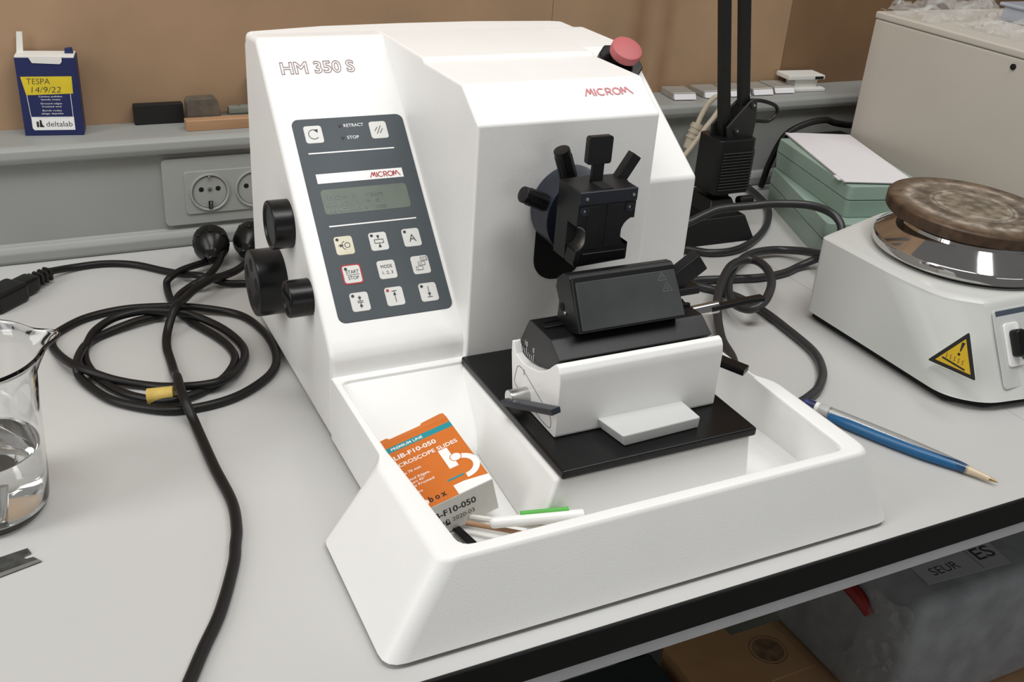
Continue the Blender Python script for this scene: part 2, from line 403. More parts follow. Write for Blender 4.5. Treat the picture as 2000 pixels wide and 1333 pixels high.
# socket plates
def socket(x0, label):
    t = thing('power_socket', label, 'socket', (x0 + 5, 64.7, 5))
    M = frame((0, 64.72, 0), (1, 0, 0), (0, 0, 1))        # local x = X, y = Z, z = -Y
    a = MB(); a.prism(rrect(x0 - 2.1, 2.4, x0 + 14.5, 9.5, .5), -.1, .45, SOCK, .12, 2, M); a.build('mounting_plate', t)
    a = MB(); a.prism(rrect(x0, 3.55, x0 + 9.6, 8.1, .35), .4, .62, SOCK, .08, 2, M); a.build('socket_frame', t)
    for k in range(2):
        c = (x0 + 2.45 + 4.6 * k, 5.8)
        a = MB(); MM = M @ Matrix.Translation((c[0], c[1], 0))
        a.lathe([(1.98, .62), (1.98, .78), (1.86, .8), (1.8, .7), (1.75, .64), (0, .64)], SOCK, MM, 40, cap=False)
        a.ring(c, 1.72, .08, FAINT, M, .655)
        for dx in (-.85, .85): a.disc((c[0] + dx, c[1] + .35), .26, VOID, M, .66)
        a.lathe([(.22, .64), (.2, .76), (.0, .78)], STEEL, MM @ Matrix.Translation((0, .35, 0)), 16, cap=False)
        a.box((c[0] - .2, c[1] - 1.75, .64), (c[0] + .2, c[1] - .95, .82), VOID, 0, 1, M)
        a.box((c[0] - .07, c[1] - 1.7, .64), (c[0] + .07, c[1] - 1.0, .95), STEEL, .02, 1, M)
        a.box((c[0] - .1, c[1] + 1.45, .64), (c[0] + .1, c[1] + 1.8, .9), STEEL, .02, 1, M)
        a.build('outlet', t)
    return t
socket(1.55, 'double round wall socket in the trunking beside the white microtome')

# ================================================================== MICROTOME
mic = thing('microtome', 'large white rotary microtome with sloping control panel and front waste tray', 'microtome', (19, 20, 0))
c = MB()
# body: back cap with bowed rear, left console, central housing, right shoulder
capo = [(4.29, 42.8), (4.29, 46.2), (11, 47.7), (18.3, 48.2), (25.5, 48.3), (33.0, 47.7), (34.33, 47.2), (34.33, 42.8)]
c.prism(capo, .3, 25.78, WHITE, .5, 3)
c.px([(46.3, .3), (46.3, 24.9), (45.2, 25.76), (42.3, 26.0), (24.3, 8.22), (23.5, 7.2), (23.45, .3)], 4.25, 15.3, WHITE, .45, 4)
c.px([(46, .3), (46, 25.5), (43.2, 26.08), (33.55, 26.12), (33.25, 25.86), (26.1, 25.92), (23.0, 23.85), (22.95, .3)], 14.75, 29.7, WHITE, .22, 3)
c.px([(46, .3), (46, 25.4), (43.2, 26.02), (35.3, 26.02), (23.5, 18.4), (23.4, .3)], 28.5, 34.4, WHITE, .3, 3)
# tray shell
def loop(pts, rads, z, seg=4): return [(x, y, z) for x, y in round_poly(pts, rads, seg)]
OB = [(0, 0), (38, 0), (38, 12.4), (34.9, 12.6), (34.9, 23.6), (4.25, 23.6), (4.25, 12.75), (.2, 12.4)]
OT = [(3.75, 1.65), (36.3, 1.75), (36.1, 12.1), (35.0, 13.4), (34.9, 23.6), (4.25, 23.6), (4.2, 13.0), (3.7, 12.0)]
IT = [(5.55, 2.6), (34.5, 2.6), (34.65, 11.6), (34.75, 13.4), (34.6, 22.8), (4.75, 22.8), (4.85, 13.0), (5.0, 12.0)]
IB = [(4.0, 2.2), (35.3, 2.2), (35.1, 11.6), (34.6, 13.0), (34.5, 17.5), (5.3, 17.2), (4.7, 13.0), (4.6, 12.0)]
RO = [1.3, 1.3, .8, .3, .1, .1, .25, .8]; RI = [.9, .9, .5, .5, .8, .8, .4, .4]
def lerp(A, B, t): return [(a[0] + (b[0] - a[0]) * t, a[1] + (b[1] - a[1]) * t) for a, b in zip(A, B)]
loops = [loop(OB, RO, .35), loop(lerp(OB, OT, .05), RO, .62), loop(lerp(OB, OT, .95), RO, 5.32), loop(lerp(lerp(OB, OT, 1), IT, .08), RO, 5.54), loop(lerp(OT, IT, .22), RO, 5.6),
         loop(lerp(OT, IT, .8), RI, 5.6), loop(lerp(OT, IT, .95), RI, 5.52), loop(IT, RI, 5.3), loop(IB, RI, 1.5), loop(lerp(IB, [(19, 10)] * 8, .05), RI, .95)]
vs = [p for L in loops for p in L]; n = len(loops[0]); fs = []
for k in range(len(loops) - 1):
    for i in range(n): fs.append((k * n + i, k * n + (i + 1) % n, (k + 1) * n + (i + 1) % n, (k + 1) * n + i))
fs.append([(len(loops) - 1) * n + i for i in range(n)]); fs.append([i for i in range(n)][::-1])
c.add(vs, fs, WHITE)
# pedestal under the black plate, with draft
lo = [(12.6, 6.4), (30.0, 6.4), (30.0, 23.2), (13.6, 23.2)]; hi = [(14.1, 6.85), (29.75, 6.85), (29.75, 23.2), (14.3, 23.2)]
c.prism(lo, .9, 5.22, WHITE, .3, 3, None, hi)
c.origin = (19, 20, .3)
casing = c.build('casing', mic)
for x, y in ((4, 4), (33.5, 4), (7, 42), (31, 42)): a = MB(); a.cyl((x, y, 0), (x, y, .9), 1.2, CORD, .05); a.build('rubber_foot', mic)
# slope frame for the control panel
up = V((0, .7115, .7027)); nn = V((0, -.7027, .7115))
SL = frame(V((0, 42.3, 26.0)), (1, 0, 0), up)
def SM(dz=0): return SL @ Matrix.Translation((0, 0, dz))
# lettering HM 350 S (outlined) on the slope
def outline_text(mb, body, x, y, h, mt, M, width):
    cu = bpy.data.curves.new('t', 'FONT'); cu.body = body; cu.fill_mode = 'NONE'; cu.resolution_u = 3; cu.bevel_depth = 0.02; cu.offset = .02; cu.bevel_resolution = 0
    o = bpy.data.objects.new('t', cu); COL.objects.link(o); dg = bpy.context.evaluated_depsgraph_get(); dg.update()
    me = bpy.data.meshes.new_from_object(o.evaluated_get(dg)); vs = [tuple(v.co) for v in me.vertices]; fs = [tuple(p.vertices) for p in me.polygons]
    bpy.data.objects.remove(o); bpy.data.curves.remove(cu); bpy.data.meshes.remove(me)
    x0 = min(v[0] for v in vs); x1 = max(v[0] for v in vs); k = h / .69; kx = width / (x1 - x0)
    mb.add([(x + (v[0] - x0) * kx, y + v[1] * k, v[2] * k * .3) for v in vs], fs, mt, M, smooth=False)
a = MB(); outline_text(a, 'HM 350 S', 5.65, -3.3, 1.0, INKOUT, SM(.035), 6.0)
a.build('model_lettering', mic, 'outlined model lettering on the sloping front')
def microm(mb, x, y, h, w, mt, M, z=0):
    """geometric stroke logo word MICROM with slanted outer strokes"""
    t = h * .17; u = w / 6.6
    def P(pts, cl=False): mb.poly([(x + px * u, y + py * h) for px, py in pts], t, mt, M, z, cl)
    P([(0, 0), (.55, 1), (.72, .25), (1.05, 1), (1.2, 0)])
    P([(1.5, 0), (1.5, 1)])
    cx = x + 2.3 * u
    mb.ring((cx, y + h * .5), h * .44, t, mt, M, z, 45, 315)
    P([(3.0, 0), (3.0, .94), (3.5, .94), (3.72, .72), (3.5, .45), (3.0, .45)]); P([(3.3, .45), (3.75, 0)])
    mb.ring((x + 4.45 * u, y + h * .5), h * .44, t, mt, M, z)
    P([(5.1, 0), (5.22, 1), (5.6, .25), (5.85, 1), (6.6, 0)])
TM = frame((0, 23, 23.87), (1, 0, 0), V((0, 3.1, 2.07)))
a = MB(); microm(a, 24.1, 2.0, .68, 4.1, INKPINK, TM @ Matrix.Translation((0, 0, .03)))
a.build('brand_lettering', mic, 'faded red lettering on the housing')
# control panel
pn = MB()
pn.prism(rrect(5.45, -24.15, 14.5, -7.35, .55), -.05, .06, PANEL, .02, 1, SL)
M = SM(.085)
P2 = [(6.2, -10.45), (13.1, -10.35)]
pn.line((6.2, -10.33), (13.13, -10.33), .11, INKW, M); pn.line((6.42, -16.47), (13.4, -16.47), .11, INKW, M)
pn.flat([(6.35, -12.9), (13.3, -12.9), (13.3, -12.1), (6.35, -12.1)], INKW, M)
microm(pn, 10.6, -12.75, .45, 2.45, INKR, M, .012)
pn.text('RETRACT', 9.5, -8.25, .27, INKW, M, width=1.6, bold=.004); pn.text('STOP', 9.55, -9.3, .27, INKW, M, width=.95, bold=.004)
pn.disc((9.2, -8.12), .13, INKD, M, .01); pn.disc((9.2, -9.17), .13, INKD, M, .01)
panel = pn.build('control_panel', mic, 'dark grey membrane control panel with white print')
d = MB(); d.prism(rrect(6.38, -15.5, 13.28, -13.42, .3), .03, .075, LCD, 0, 1, SL)
Mt = SM(.095)
d.text('FEED=  5    TRIM', 6.6, -14.3, .3, LCDI, Mt, width=4.6); d.text('CONT.  V  =  5', 6.6, -14.82, .3, LCDI, Mt, width=4.2); d.text('REM.TRAV= 7000', 6.6, -15.36, .3, LCDI, Mt, width=4.7)
d.build('display', panel, 'green grey liquid crystal display')
def key(x, s, mt=KEY, w=1.42, h=1.5, led=True, ledc=INKD):
    k = MB(); y = -s; k.prism(rrect(x - w / 2, y - h / 2, x + w / 2, y + h / 2, .22), .0, .1, mt, .02, 1, SL)
    if led: k.disc((x - .47, y + .5), .12, ledc, SM(.118), .0)
    return k
Mk = SM(.12)
def arrow(k, a, b_, w=.045, hw=.13):
    a = V(a); b_ = V(b_); dd = (b_ - a).normalized(); nn_ = V((-dd.y, dd.x)); k.line(a, b_, w, INKD, Mk)
    k.flat([b_, b_ - dd * .28 + nn_ * hw, b_ - dd * .28 - nn_ * hw], INKD, Mk, .002)
k = key(6.97, 8.72, led=False); k.ring((6.97, -8.72), .4, .05, INKD, Mk, 0, 45, 320); k.flat([(7.35, -8.3), (7.0, -8.32), (7.3, -8.6)], INKD, Mk); k.build('button', panel, 'key with a circular arrow')
k = key(12.25, 8.68, led=False)
for q in ((-.35, -.1, -.08, .25), (-.2, -.35, .2, .35), (.05, -.3, .33, .1)): k.line((12.25 + q[0], -8.68 + q[1]), (12.25 + q[2], -8.68 + q[3]), .05, INKD, Mk)
k.build('button', panel, 'key with slanted strokes')
k = key(7.22, 18.1, KEYY); arrow(k, (6.75, -18.1), (7.15, -18.1)); k.ring((7.45, -18.1), .2, .045, INKD, Mk); k.ring((7.4, -18.1), .36, .045, INKD, Mk, 0, 110, 250); k.build('button', panel, 'yellowed key')
k = key(9.94, 18.08); k.poly([(9.6, -18.23), (10.3, -18.23), (10.3, -17.93), (9.6, -17.93)], .045, INKD, Mk, 0, True); arrow(k, (9.95, -17.55), (9.95, -17.88)); arrow(k, (9.95, -18.62), (9.95, -18.28)); k.build('button', panel)
k = key(12.62, 18.06); k.text('A', 12.65, -18.42, .62, INKD, Mk, align='c', bold=-.01); k.build('button', panel, 'key with letter A')
k = key(7.28, 20.45)
k.v = []; k.f = []; k.m = []; k.sm = []; k.mats = []
k.prism(rrect(6.5, -21.25, 8.06, -19.65, .26), .0, .09, INKR, .02, 1, SL); k.prism(rrect(6.6, -21.15, 7.96, -19.75, .2), .0, .1, KEY, .02, 1, SL)
k.disc((6.85, -20.0), .12, INKD, Mk); k.text('START', 7.32, -20.4, .27, INKD, Mk, width=1.0, align='c'); k.line((6.82, -20.5), (7.82, -20.5), .03, INKD, Mk); k.text('STOP', 7.32, -20.88, .27, INKD, Mk, width=.82, align='c'); k.build('button', panel, 'key ringed in red')
k = key(10.03, 20.42, led=False); k.text('MODE', 10.03, -20.3, .26, INKD, Mk, width=.9, align='c'); k.text('1, 2, 3', 10.03, -20.78, .24, INKD, Mk, width=.82, align='c'); k.build('button', panel)
k = key(12.77, 20.38, led=False)
for i, (dx, dy) in enumerate(((-.42, -.42), (-.18, -.05), (.08, .32))):
    x_, y_ = 12.77 + dx, -20.38 + dy; k.flat([(x_ - .02, y_ - .02), (x_ + .54, y_ - .02), (x_ + .54, y_ + .3), (x_ - .02, y_ + .3)], KEY, Mk, .001 * (3 - i))
    k.poly([(x_, y_), (x_ + .52, y_), (x_ + .52, y_ + .28), (x_, y_ + .28)], .035, INKD, Mk, .004, True)
    for j in range(i + 1): k.line((x_ + .14 + j * .14, y_ + .05), (x_ + .14 + j * .14, y_ + .23), .035, INKD, Mk, .005)
k.build('button', panel)
k = key(7.36, 22.68); arrow(k, (7.38, -22.2), (7.38, -22.58)); arrow(k, (7.38, -23.2), (7.38, -22.8)); k.line((7.15, -22.63), (7.6, -22.63), .045, INKD, Mk); k.line((7.15, -22.75), (7.6, -22.75), .045, INKD, Mk); k.build('button', panel)
k = key(10.1, 22.62, ledc=INKR); arrow(k, (10.12, -23.1), (10.12, -22.25)); k.line((9.92, -22.2), (10.32, -22.2), .05, INKD, Mk); k.build('button', panel)
k = key(12.83, 22.65); arrow(k, (12.85, -22.2), (12.85, -23.0)); k.line((12.65, -23.05), (13.05, -23.05), .05, INKD, Mk); k.build('button', panel)
# black adjusting knobs on the left flank
for (y, z, x, r, nm, hol) in ((33.82, 13.76, 2.65, 1.9, 'upper black knob', 0), (37.17, 7.52, 1.9, 2.75, 'large black knob with finger holes', 1), (28.65, 9.85, 2.5, 1.42, 'small black knob with slotted face', 2)):
    kb = MB(); M = frame((4.3, y, z), (0, -1, 0), z=(-1, 0, 0)); L = 4.3 - x
    kb.lathe([(r * .92, 0), (r, .06), (r, L - .14), (r * .985, L - .06), (r * .95, L - .01), (r * .9, L), (r * .84, L - .03), (r * .8, L - .14), (0, L - .14)] if hol != 1 else [(r * .95, 0), (r, .06), (r, L - .16), (r * .98, L - .05), (r * .94, L), (0, L)], BLACKG, M, 64, cap=False)
    if hol == 1:
        for i in range(5):
            t = math.radians(72 * i + 20); kb.disc((r * .58 * math.cos(t), r * .58 * math.sin(t)), r * .2, VOID, M, L + .01)
    if hol == 2:
        kb.box((-1.0, -.18, L - .14), (1.0, .18, L + .02), VOID, .03, 1, M)
    kb.build('adjusting_knob', mic, nm)
# emergency stop on the right shoulder
es = V((0, 11.8, 7.62)).normalized(); en = V((0, -7.62, 11.8)).normalized()
EC = V((32.35, 33.55, 24.95)); E = frame(EC, (1, 0, 0), es)
a = MB(); a.prism([(-1.75, -.9), (-.9, -1.75), (.9, -1.75), (1.75, -.9), (1.75, .9), (.9, 1.75), (-.9, 1.75), (-1.75, .9)], -.1, .5, BLACKG, .12, 2, E); a.cyl(E @ V((0, 0, .3)), E @ V((0, 0, 1.5)), .95, BLACKG, .08)
stop = a.build('emergency_stop', mic, 'black base of the stop button')
a = MB(); a.lathe([(1.15, 1.05), (1.28, 1.12), (1.33, 1.3), (1.33, 1.75), (1.28, 1.84), (1.1, 1.92), (.6, 2.0), (0, 2.03)], RED, E, 48, cap=False); a.build('mushroom_cap', stop, 'red mushroom cap')
# black slot, rotating disc, specimen clamp on the housing front
a = MB(); MF = frame((0, 22.95, 0), (1, 0, 0), (0, 0, 1))
a.prism(rrect(19.95, 11.4, 24.2, 17.6, 1.9, 8), -.1, .02, VOID, 0, 1, MF); a.build('clamp_slot', mic, 'black slot in the housing front')
a = MB(); 
DC = (22.35, 17.45)
a.cyl((DC[0], 22.9, DC[1]), (DC[0], 20.3, DC[1]), 3.08, BLUEBLK, .1, 72); a.cyl((DC[0], 20.4, DC[1]), (DC[0] - .4, 19.0, DC[1] + .3), 1.9, BLUEBLK, .1, 48)
hd = a.build('specimen_head', mic, 'blue black round head behind the clamp')
for p0, p1 in (((20.2, 21.2, 18.15), (17.55, 21.0, 19.35)), ((21.5, 21.2, 19.6), (20.35, 21.0, 22.4))):
    a = MB(); p0 = V(p0); p1 = V(p1); a.cyl(p0, p1, .6, BLACK, .1, 24)
    dd = (p1 - p0).normalized()
    for i in range(10):
        t = 2 * math.pi * i / 10; q = dd.orthogonal().normalized(); q2 = dd.cross(q); off = (q * math.cos(t) + q2 * math.sin(t)) * .58; a.cyl(p0 + off + dd * .6, p1 + off - dd * .5, .06, BLACK, 0, 6)
    a.cyl(p0 - dd * .9, p0 + dd * .3, .34, BLACK, .05, 20); a.build('clamping_rod', hd, 'knurled black rod')
cl = MB(); Y0, Y1 = 16.5, 19.4
x0, x1, z0, z1 = 19.5, 24.1, 15.6, 20.85
prof = [(x0, z0), (x0 + .15, z0 - .25), (x1 - .35, z0 - .1), (x1 - .3, z0 + .05), (x1 - .3, z0 + 1.2)]
for i in range(9):
    t = math.radians(-62 - 200 + 17 * 0 + 0); 
cx, cz, rr = x1 + .15, 17.55, 1.15
for i in range(9):
    t = math.radians(245 - i * 16.5); prof.append((cx + rr * math.cos(t), cz + rr * math.sin(t)))
prof += [(x1 - .12, 18.6), (x1, 18.6), (x1, z1 - .1), (x1 - .1, z1), (x0 + .1, z1), (x0, z1 - .1), (x0, 18.35)]
cx2 = x0 + .1
for i in range(9):
    t = math.radians(95 - i * 23); prof.append((cx2 + .8 * math.cos(t), 17.45 + .95 * math.sin(t)))
CM = frame((0, 0, 0), (1, 0, 0), (0, 0, 1))     # local z = -Y
YM = 17.8
cl.prism(prof, -YM, -Y0, BLACK, .05, 1, CM)
rear = [(x0, z0 - .1), (x1 - .35, z0 - .1), (x1 - .3, z0 + 1.2)] + [q_ for q_ in prof[5:14]] + [(x1 - .12, 18.6), (x1, 18.6), (x1, z1), (x0, z1)]
cl.prism(rear, -Y1, -YM + .02, BLACK, .05, 1, CM)
cl.box((x0 + .0, z1 - .95, -Y0 - .02), (x1, z1 - .02, -Y0 + .1), BLUEBLK, .04, 1, CM)
cl.box((x0 + .75, z0 + 1.0, -Y0 - .02), (x0 + 1.75, z1 - 1.1, -Y0 + .05), BLACK, .02, 1, CM); cl.box((x0 + 2.3, z0 + 1.0, -Y0 - .02), (x1 - 1.0, z1 - 1.1, -Y0 + .05), BLACK, .02, 1, CM)
cl.box((x0 + .6, z0 - .05, -Y0 - .02), (x1 - .5, z0 + .75, -Y0 + .14), BLACKG, .05, 1, CM)
for xx in (x0 + .55, x1 - .35): cl.lathe([(.13, 0), (.12, .06), (0, .07)], STEEL, CM @ Matrix.Translation((xx, z1 - .5, -Y0 + .1)), 12, cap=False)
for xx in (x0 + .5, x1 - .5):
    cl.lathe([(.36, 0), (.34, .08), (.2, .08), (.18, .01), (0, .01)], STEEL if 0 else BLUEBLK, CM @ Matrix.Translation((xx, z1 - 1.4, -Y0)), 20, cap=False); cl.disc((xx, z1 - 1.4), .1, STEEL, CM, -Y0 + .03)
clamp = cl.build('specimen_clamp', mic, 'black vice clamp with two round notches')
# only the inner lining of the notch is wanted: a thin half shell
a = MB(); vs = []; fs = []
for i in range(13):
    t = math.radians(90 - 15 * i)
    for yy in (Y0 + .03, YM - .03):
        for rq in (.78, .72): vs.append((cx2 + rq * math.cos(t), yy, 17.45 + (rq + .13) * math.sin(t)))
for i in range(12):
    q = i * 4
    for a_, b_ in ((0, 2), (3, 1), (1, 0), (2, 3)): fs.append((q + a_, q + b_, q + b_ + 4, q + a_ + 4))
a.add(vs, fs, STEEL); a.build('notch_lining', clamp, 'bright steel lining of the left notch')
a = MB(); a.prism(rrect(20.75, 22.15, 22.65, 24.1, .2), -18.5, -18.0, BLACK, .06, 2, CM); a.box((21.3, 20.6, -18.42), (22.2, 22.3, -18.1), BLACK, .03, 1, CM); a.box((21.3, 20.75, -18.4), (22.2, 20.9, -16.6), VOID, .01, 1, CM)
a.build('clamp_key', clamp, 'square topped black key')
a = MB(); LM = frame((23.75, 18.9, 20.2), (.84, 0, -.54), (.54, 0.0, .84)); a.box((-.42, -.3, -.35), (.42, 2.55, .35), BLACK, .07, 2, LM); a.build('clamp_lever', clamp, 'slanted black lever')
# black plate
a = MB(); a.box((14.35, 6.55, 5.24), (29.95, 22.93, 5.92), BLACKG, .16, 3); a.build('base_plate', mic, 'black metal plate on the pedestal')
# knife holder
kh = MB()
prof = [(10.22, 6.1), (10.3, 5.95), (16.6, 5.95), (16.75, 6.1), (17.3, 9.0), (17.35, 9.9), (17.1, 9.95), (16.6, 9.15), (15.4, 9.0), (14.3, 9.25), (13.3, 9.55), (12.5, 9.95), (11.8, 10.5), (11.25, 11.05), (10.95, 11.3), (10.6, 11.2), (10.35, 10.85), (10.22, 10.2)]
kh.px(prof, 15.65, 28.8, WHITE2, .16, 3)
M = frame((15.65, 0, 0), (0, -1, 0), (0, 0, 1))   # left face, local x = -Y, local z = -X
kh.poly(round_poly([(-16.6, 6.9), (-16.2, 8.5), (-15.5, 8.6), (-10.9, 7.2), (-10.8, 6.3), (-12, 6.25)], .5), .05, FAINT, M, .02, True)
kh.line((-15.2, 8.65), (-15.15, 8.2), .06, INKD, M, .02)
kb_ = kh.build('knife_holder', mic, 'white curved base of the knife holder')
a = MB()
arc = [(17.5, 9.3), (16.1, 12.0), (15.9, 12.1), (12.9, 12.05), (12.7, 11.95), (11.45, 11.15), (12.5, 10.0), (14.3, 9.3), (16.1, 9.05)]
a.px(arc, 16.2, 28.55, BLACK, .06, 2)
a.box((16.5, 14.3, 12.05), (28.5, 14.6, 12.28), BLACK, .04, 1); a.box((16.9, 15.2, 12.05), (28.5, 15.35, 12.2), BLACK, .03, 1)
M = frame((16.2, 0, 0), (0, -1, 0), (0, 0, 1))
for i in range(9):
    yy = 17.15 - i * .27; zb = 9.3 - .2 * math.sin(i / 8 * 2.2) + .12
    a.line((-yy, zb + .02), (-yy, zb + (.62 if i in (4, 8) else .38)), .05, INKW, M, .02)
a.text('10', -16.35, 9.95, .38, INKW, M, z=.02, width=.4); a.text('0', -15.15, 9.95, .38, INKW, M, z=.02, width=.2)
a.build('tilting_segment', kb_, 'black tilting segment with a white angle scale')
a = MB()
a.px([(12.45, 12.35), (12.25, 12.5), (14.15, 15.7), (14.5, 15.85), (15.1, 15.75), (15.85, 15.1), (15.9, 14.4), (15.3, 13.6), (15.35, 12.2), (14.9, 12.1), (13.2, 12.1)], 17.95, 26.35, BLACK, .07, 2)
sh = V((0, 14.15 - 12.25, 15.7 - 12.5)).normalized(); BM_ = frame((17.95, 12.25, 12.5), (1, 0, 0), sh)
a.cyl((17.9, 14.75, 13.4), (18.3, 14.75, 13.4), .28, VOID, 0, 16); a.cyl((17.85, 14.2, 13.15), (18.3, 14.2, 13.15), .15, STEEL, .03, 14)
a.prism([(-.05, -.02), (8.55, -.02), (8.25, 3.75), (.05, 3.75)], 0, .18, BLACK, .05, 1, BM_)
a.prism([(.2, .12), (8.45, .12), (8.2, 3.4), (.25, 3.4)], .1, .26, SHIELD, .05, 1, BM_)
for tx, ty, k in ((6.7, 2.75, .72), (6.95, 1.95, .8)):
    a.poly([(tx, ty), (tx + k, ty), (tx + k / 2, ty + k * .8)], .05, FAINT, BM_, .27, True); a.ring((tx + k / 2, ty + .24), .1, .04, FAINT, BM_, .27)
a.cyl((26.3, 14.9, 14.1), (26.9, 14.9, 14.1), .3, STEEL, .05, 18)
bl = a.build('blade_clamp', kb_, 'black blade clamp with scratched dark front plate')
a = MB()
GL = frame((27.5, 14.9, 14.35), (.78, -.1, .62), (-.62, 0, .78)); a.box((-1.35, -.75, -.5), (1.95, .75, .5), BLACK, .1, 2, GL)
a.cyl((26.6, 14.9, 14.1), (27.3, 14.9, 14.1), .42, BLACKG, .05, 20); a.box((27.2, 14.2, 13.0), (29.1, 15.2, 13.6), BLACK, .08, 1)
a.build('clamping_lever', kb_, 'black lever on the right of the blade clamp')
a = MB(); a.cyl((28.3, 15.2, 10.95), (31.7, 15.2, 11.1), .48, CHROME, .04, 28)
Q = frame((31.5, 15.0, 11.15), (1, 0, .06), (0, 1, 0)); a.prism([(-.6, -.3), (2.6, -.3), (4.2, -.5), (4.2, .2), (2.6, .3), (-.6, .3)], -.15, .25, BLACKG, .08, 2, Q)
a.build('chrome_lever', kb_, 'chrome rod with a black handle')
a = MB(); a.cyl((15.8, 14.5, 6.95), (14.2, 14.5, 6.95), .62, STEEL, .08, 32)
Q = frame((14.35, 13.6, 7.05), (.2, -.9, .38), z=(-.1, .35, 1)); a.box((-1.2, -.42, -.22), (4.3, .42, .22), BLUEBLK, .08, 2, Q)
a.build('locking_lever', kb_, 'steel hub and dark locking lever on the left')
a = MB(); a.cyl((28.6, 14.5, 7.6), (30.6, 14.5, 7.6), .5, BLACKG, .06, 24); Q = frame((30.6, 14.6, 7.6), (.5, -.86, -.05), (0, 0, 1)); a.box((-.6, -.28, -.5), (3.6, .28, .5), BLACKG, .08, 2, Q)
a.build('locking_lever', kb_, 'black locking lever on the right')
a = MB(); a.prism([(19.7, 7.75), (25.9, 8.0), (25.9, 10.3), (19.3, 10.3)], 5.93, 6.85, GREYMET, .12, 3, None, [(19.4, 7.7), (25.9, 7.95), (25.9, 10.3), (18.9, 10.3)])
a.build('front_block', kb_, 'pale grey block in front of the knife holder')

# ================================================================== THINGS IN THE TRAY
# slide box, tilted against the rim
BO = V((11.28, 9.15, 2.1)); by = -.27; bx = .056
Mb = Matrix.Translation(BO) @ Matrix.Rotation(by, 4, 'Y') @ Matrix.Rotation(bx, 4, 'X')
W, L, H = 5.75, 7.39, 2.72
t = thing('slide_box', 'orange and white box of microscope slides lying tilted in the tray', 'box', BO)
a = MB(); a.box((-W, 0, 0), (0, L, H), CARDW, .03, 1, Mb)
T = Mb @ Matrix.Translation((0, 0, H + .008))
a.flat([(-W + .02, .02), (-.9, .02), (-.02, .55), (-.02, L - .02), (-W + .02, L - .02)], ORANGE, T)
a.flat([(-W + .02, L - 1.05), (-.02, L - 1.05), (-.02, L - .5), (-W + .02, L - .5)], TEAL, T, .004)
a.text('PREMIUM LINE', -W + 1.15, L - .92, .26, INKW, T, z=.008, width=2.35, bold=.015)
a.text('LIB-F10-050', -W + 1.0, L - 1.95, .42, INKW, T, z=.008, width=3.1, bold=.02)
a.text('CROSCOPE SLIDES', -W + 1.0, L - 2.75, .36, INKW, T, z=.008, width=4.35, bold=.015)
a.text('x 76 mm', -W + 1.05, L - 3.6, .24, INKW, T, z=.008, width=1.2, bold=.01)
for i, (q, w_) in enumerate((('eled Edges,', 1.6), ('ners 45°', 1.1), ('de Frosted', 1.6))): a.text(q, -W + 1.0, L - 4.35 - .36 * i, .22, INKW, T, z=.008, width=w_, bold=.01)
a.text('pcs', -W + 1.0, L - 5.7, .22, INKW, T, z=.008, width=.5, bold=.01)
a.text('b', -W + 1.0, .4, .6, INKW, T, z=.008, bold=.05); a.text('b o x', -W + 1.5, .45, .5, INKB, T, z=.008, width=1.2, bold=.03)
# large letter mark: upright bar, open bowl with a dot
a.flat([(-1.95, 2.5), (-1.3, 2.5), (-1.3, 4.55), (-1.95, 4.55)], INKW, T, .008)
a.ring((-1.15, 2.3), .98, .45, INKW, T, .009, -95, 100)
a.disc((-1.15, 3.35), .42, ORANGE, T, .011); a.disc((-1.15, 3.35), .36, INKW, T, .013)
a.line((-2.55, 1.55), (-1.35, 1.55), .16, TEAL, T, .012)
a.flat([(-2.4, .02), (-.02, .02), (-.02, .62), (-1.6, .95), (-2.4, .95)], INKW, T, .010)
Fm = Mb @ frame((0, -.008, 0), (1, 0, 0), (0, 0, 1))
a.text('LIB-F10-050', -W + .85, 1.5, .5, INKB, Fm, width=3.5, bold=.02); a.text('25284', -W + .95, .75, .34, INKD, Fm, width=1.2); a.text('2020-03', -W + 2.5, .75, .34, INKD, Fm, width=1.6)
a.poly([(-W + 2.0, .72), (-W + 2.3, .72), (-W + 2.22, 1.1), (-W + 2.08, 1.1)], .05, INKD, Fm, 0, True); a.flat([(-W + 2.0, .6), (-W + 2.3, .6), (-W + 2.3, .8), (-W + 2.0, .8)], INKD, Fm)
a.origin = tuple(BO); a.build('carton', t)
a = MB(); FM = Mb @ frame((0, L, H), (1, 0, 0), (0, .97, .2))
a.prism([(-W, 0), (0, 0), (-.1, .5), (-.35, .55), (-1.8, .45), (-1.95, .3), (-4.3, .28), (-4.45, .45), (-W + .1, .42)], -.05, .0, ORANGE, 0, 1, FM); a.build('tuck_flap', t, 'torn orange flap edge')
a = MB(); a.tube([(9.9, 7.0, 2.8), (15.6, 5.6, 2.9)], .37, WHITE2, 20); a.ball((9.9, 7.0, 2.8), .37, WHITE2)
rod = a.build('plastic_rod', None); 
mt_ = MB(); mt_.tube([(11.65, 6.85, 3.12), (14.75, 6.08, 3.2)], .2, LGREEN, 14); gt = mt_.build('green_strip', rod, 'bright green strip'); 
tag(rod, 'white plastic rod with a green strip lying across the tray', 'rod')
a = MB(); a.tube([(8.7, 8.7, 1.9), (12.9, 5.1, 2.1)], .17, WOOD, 8); tag(a.build('wooden_stick'), 'thin wooden stick crossing under the white rod in the tray', 'stick')
a = MB(); a.tube([(9.2, 9.2, 1.9), (14.0, 5.4, 2.2)], .2, CARDW, 8); tag(a.build('paint_brush'), 'pale brush handle lying beside the wooden stick in the tray', 'brush')
a = MB(); Q = frame((7.5, 7.6, 1.4), (.25, -1, .05), z=(0, 0, 1)); a.box((-1.9, -.26, -.12), (1.9, .26, .12), BLACKG, .06, 1, Q)
f1 = a.build('forceps'); tag(f1, 'black handled tool partly under the slide box, nearest the rim corner', 'tool')
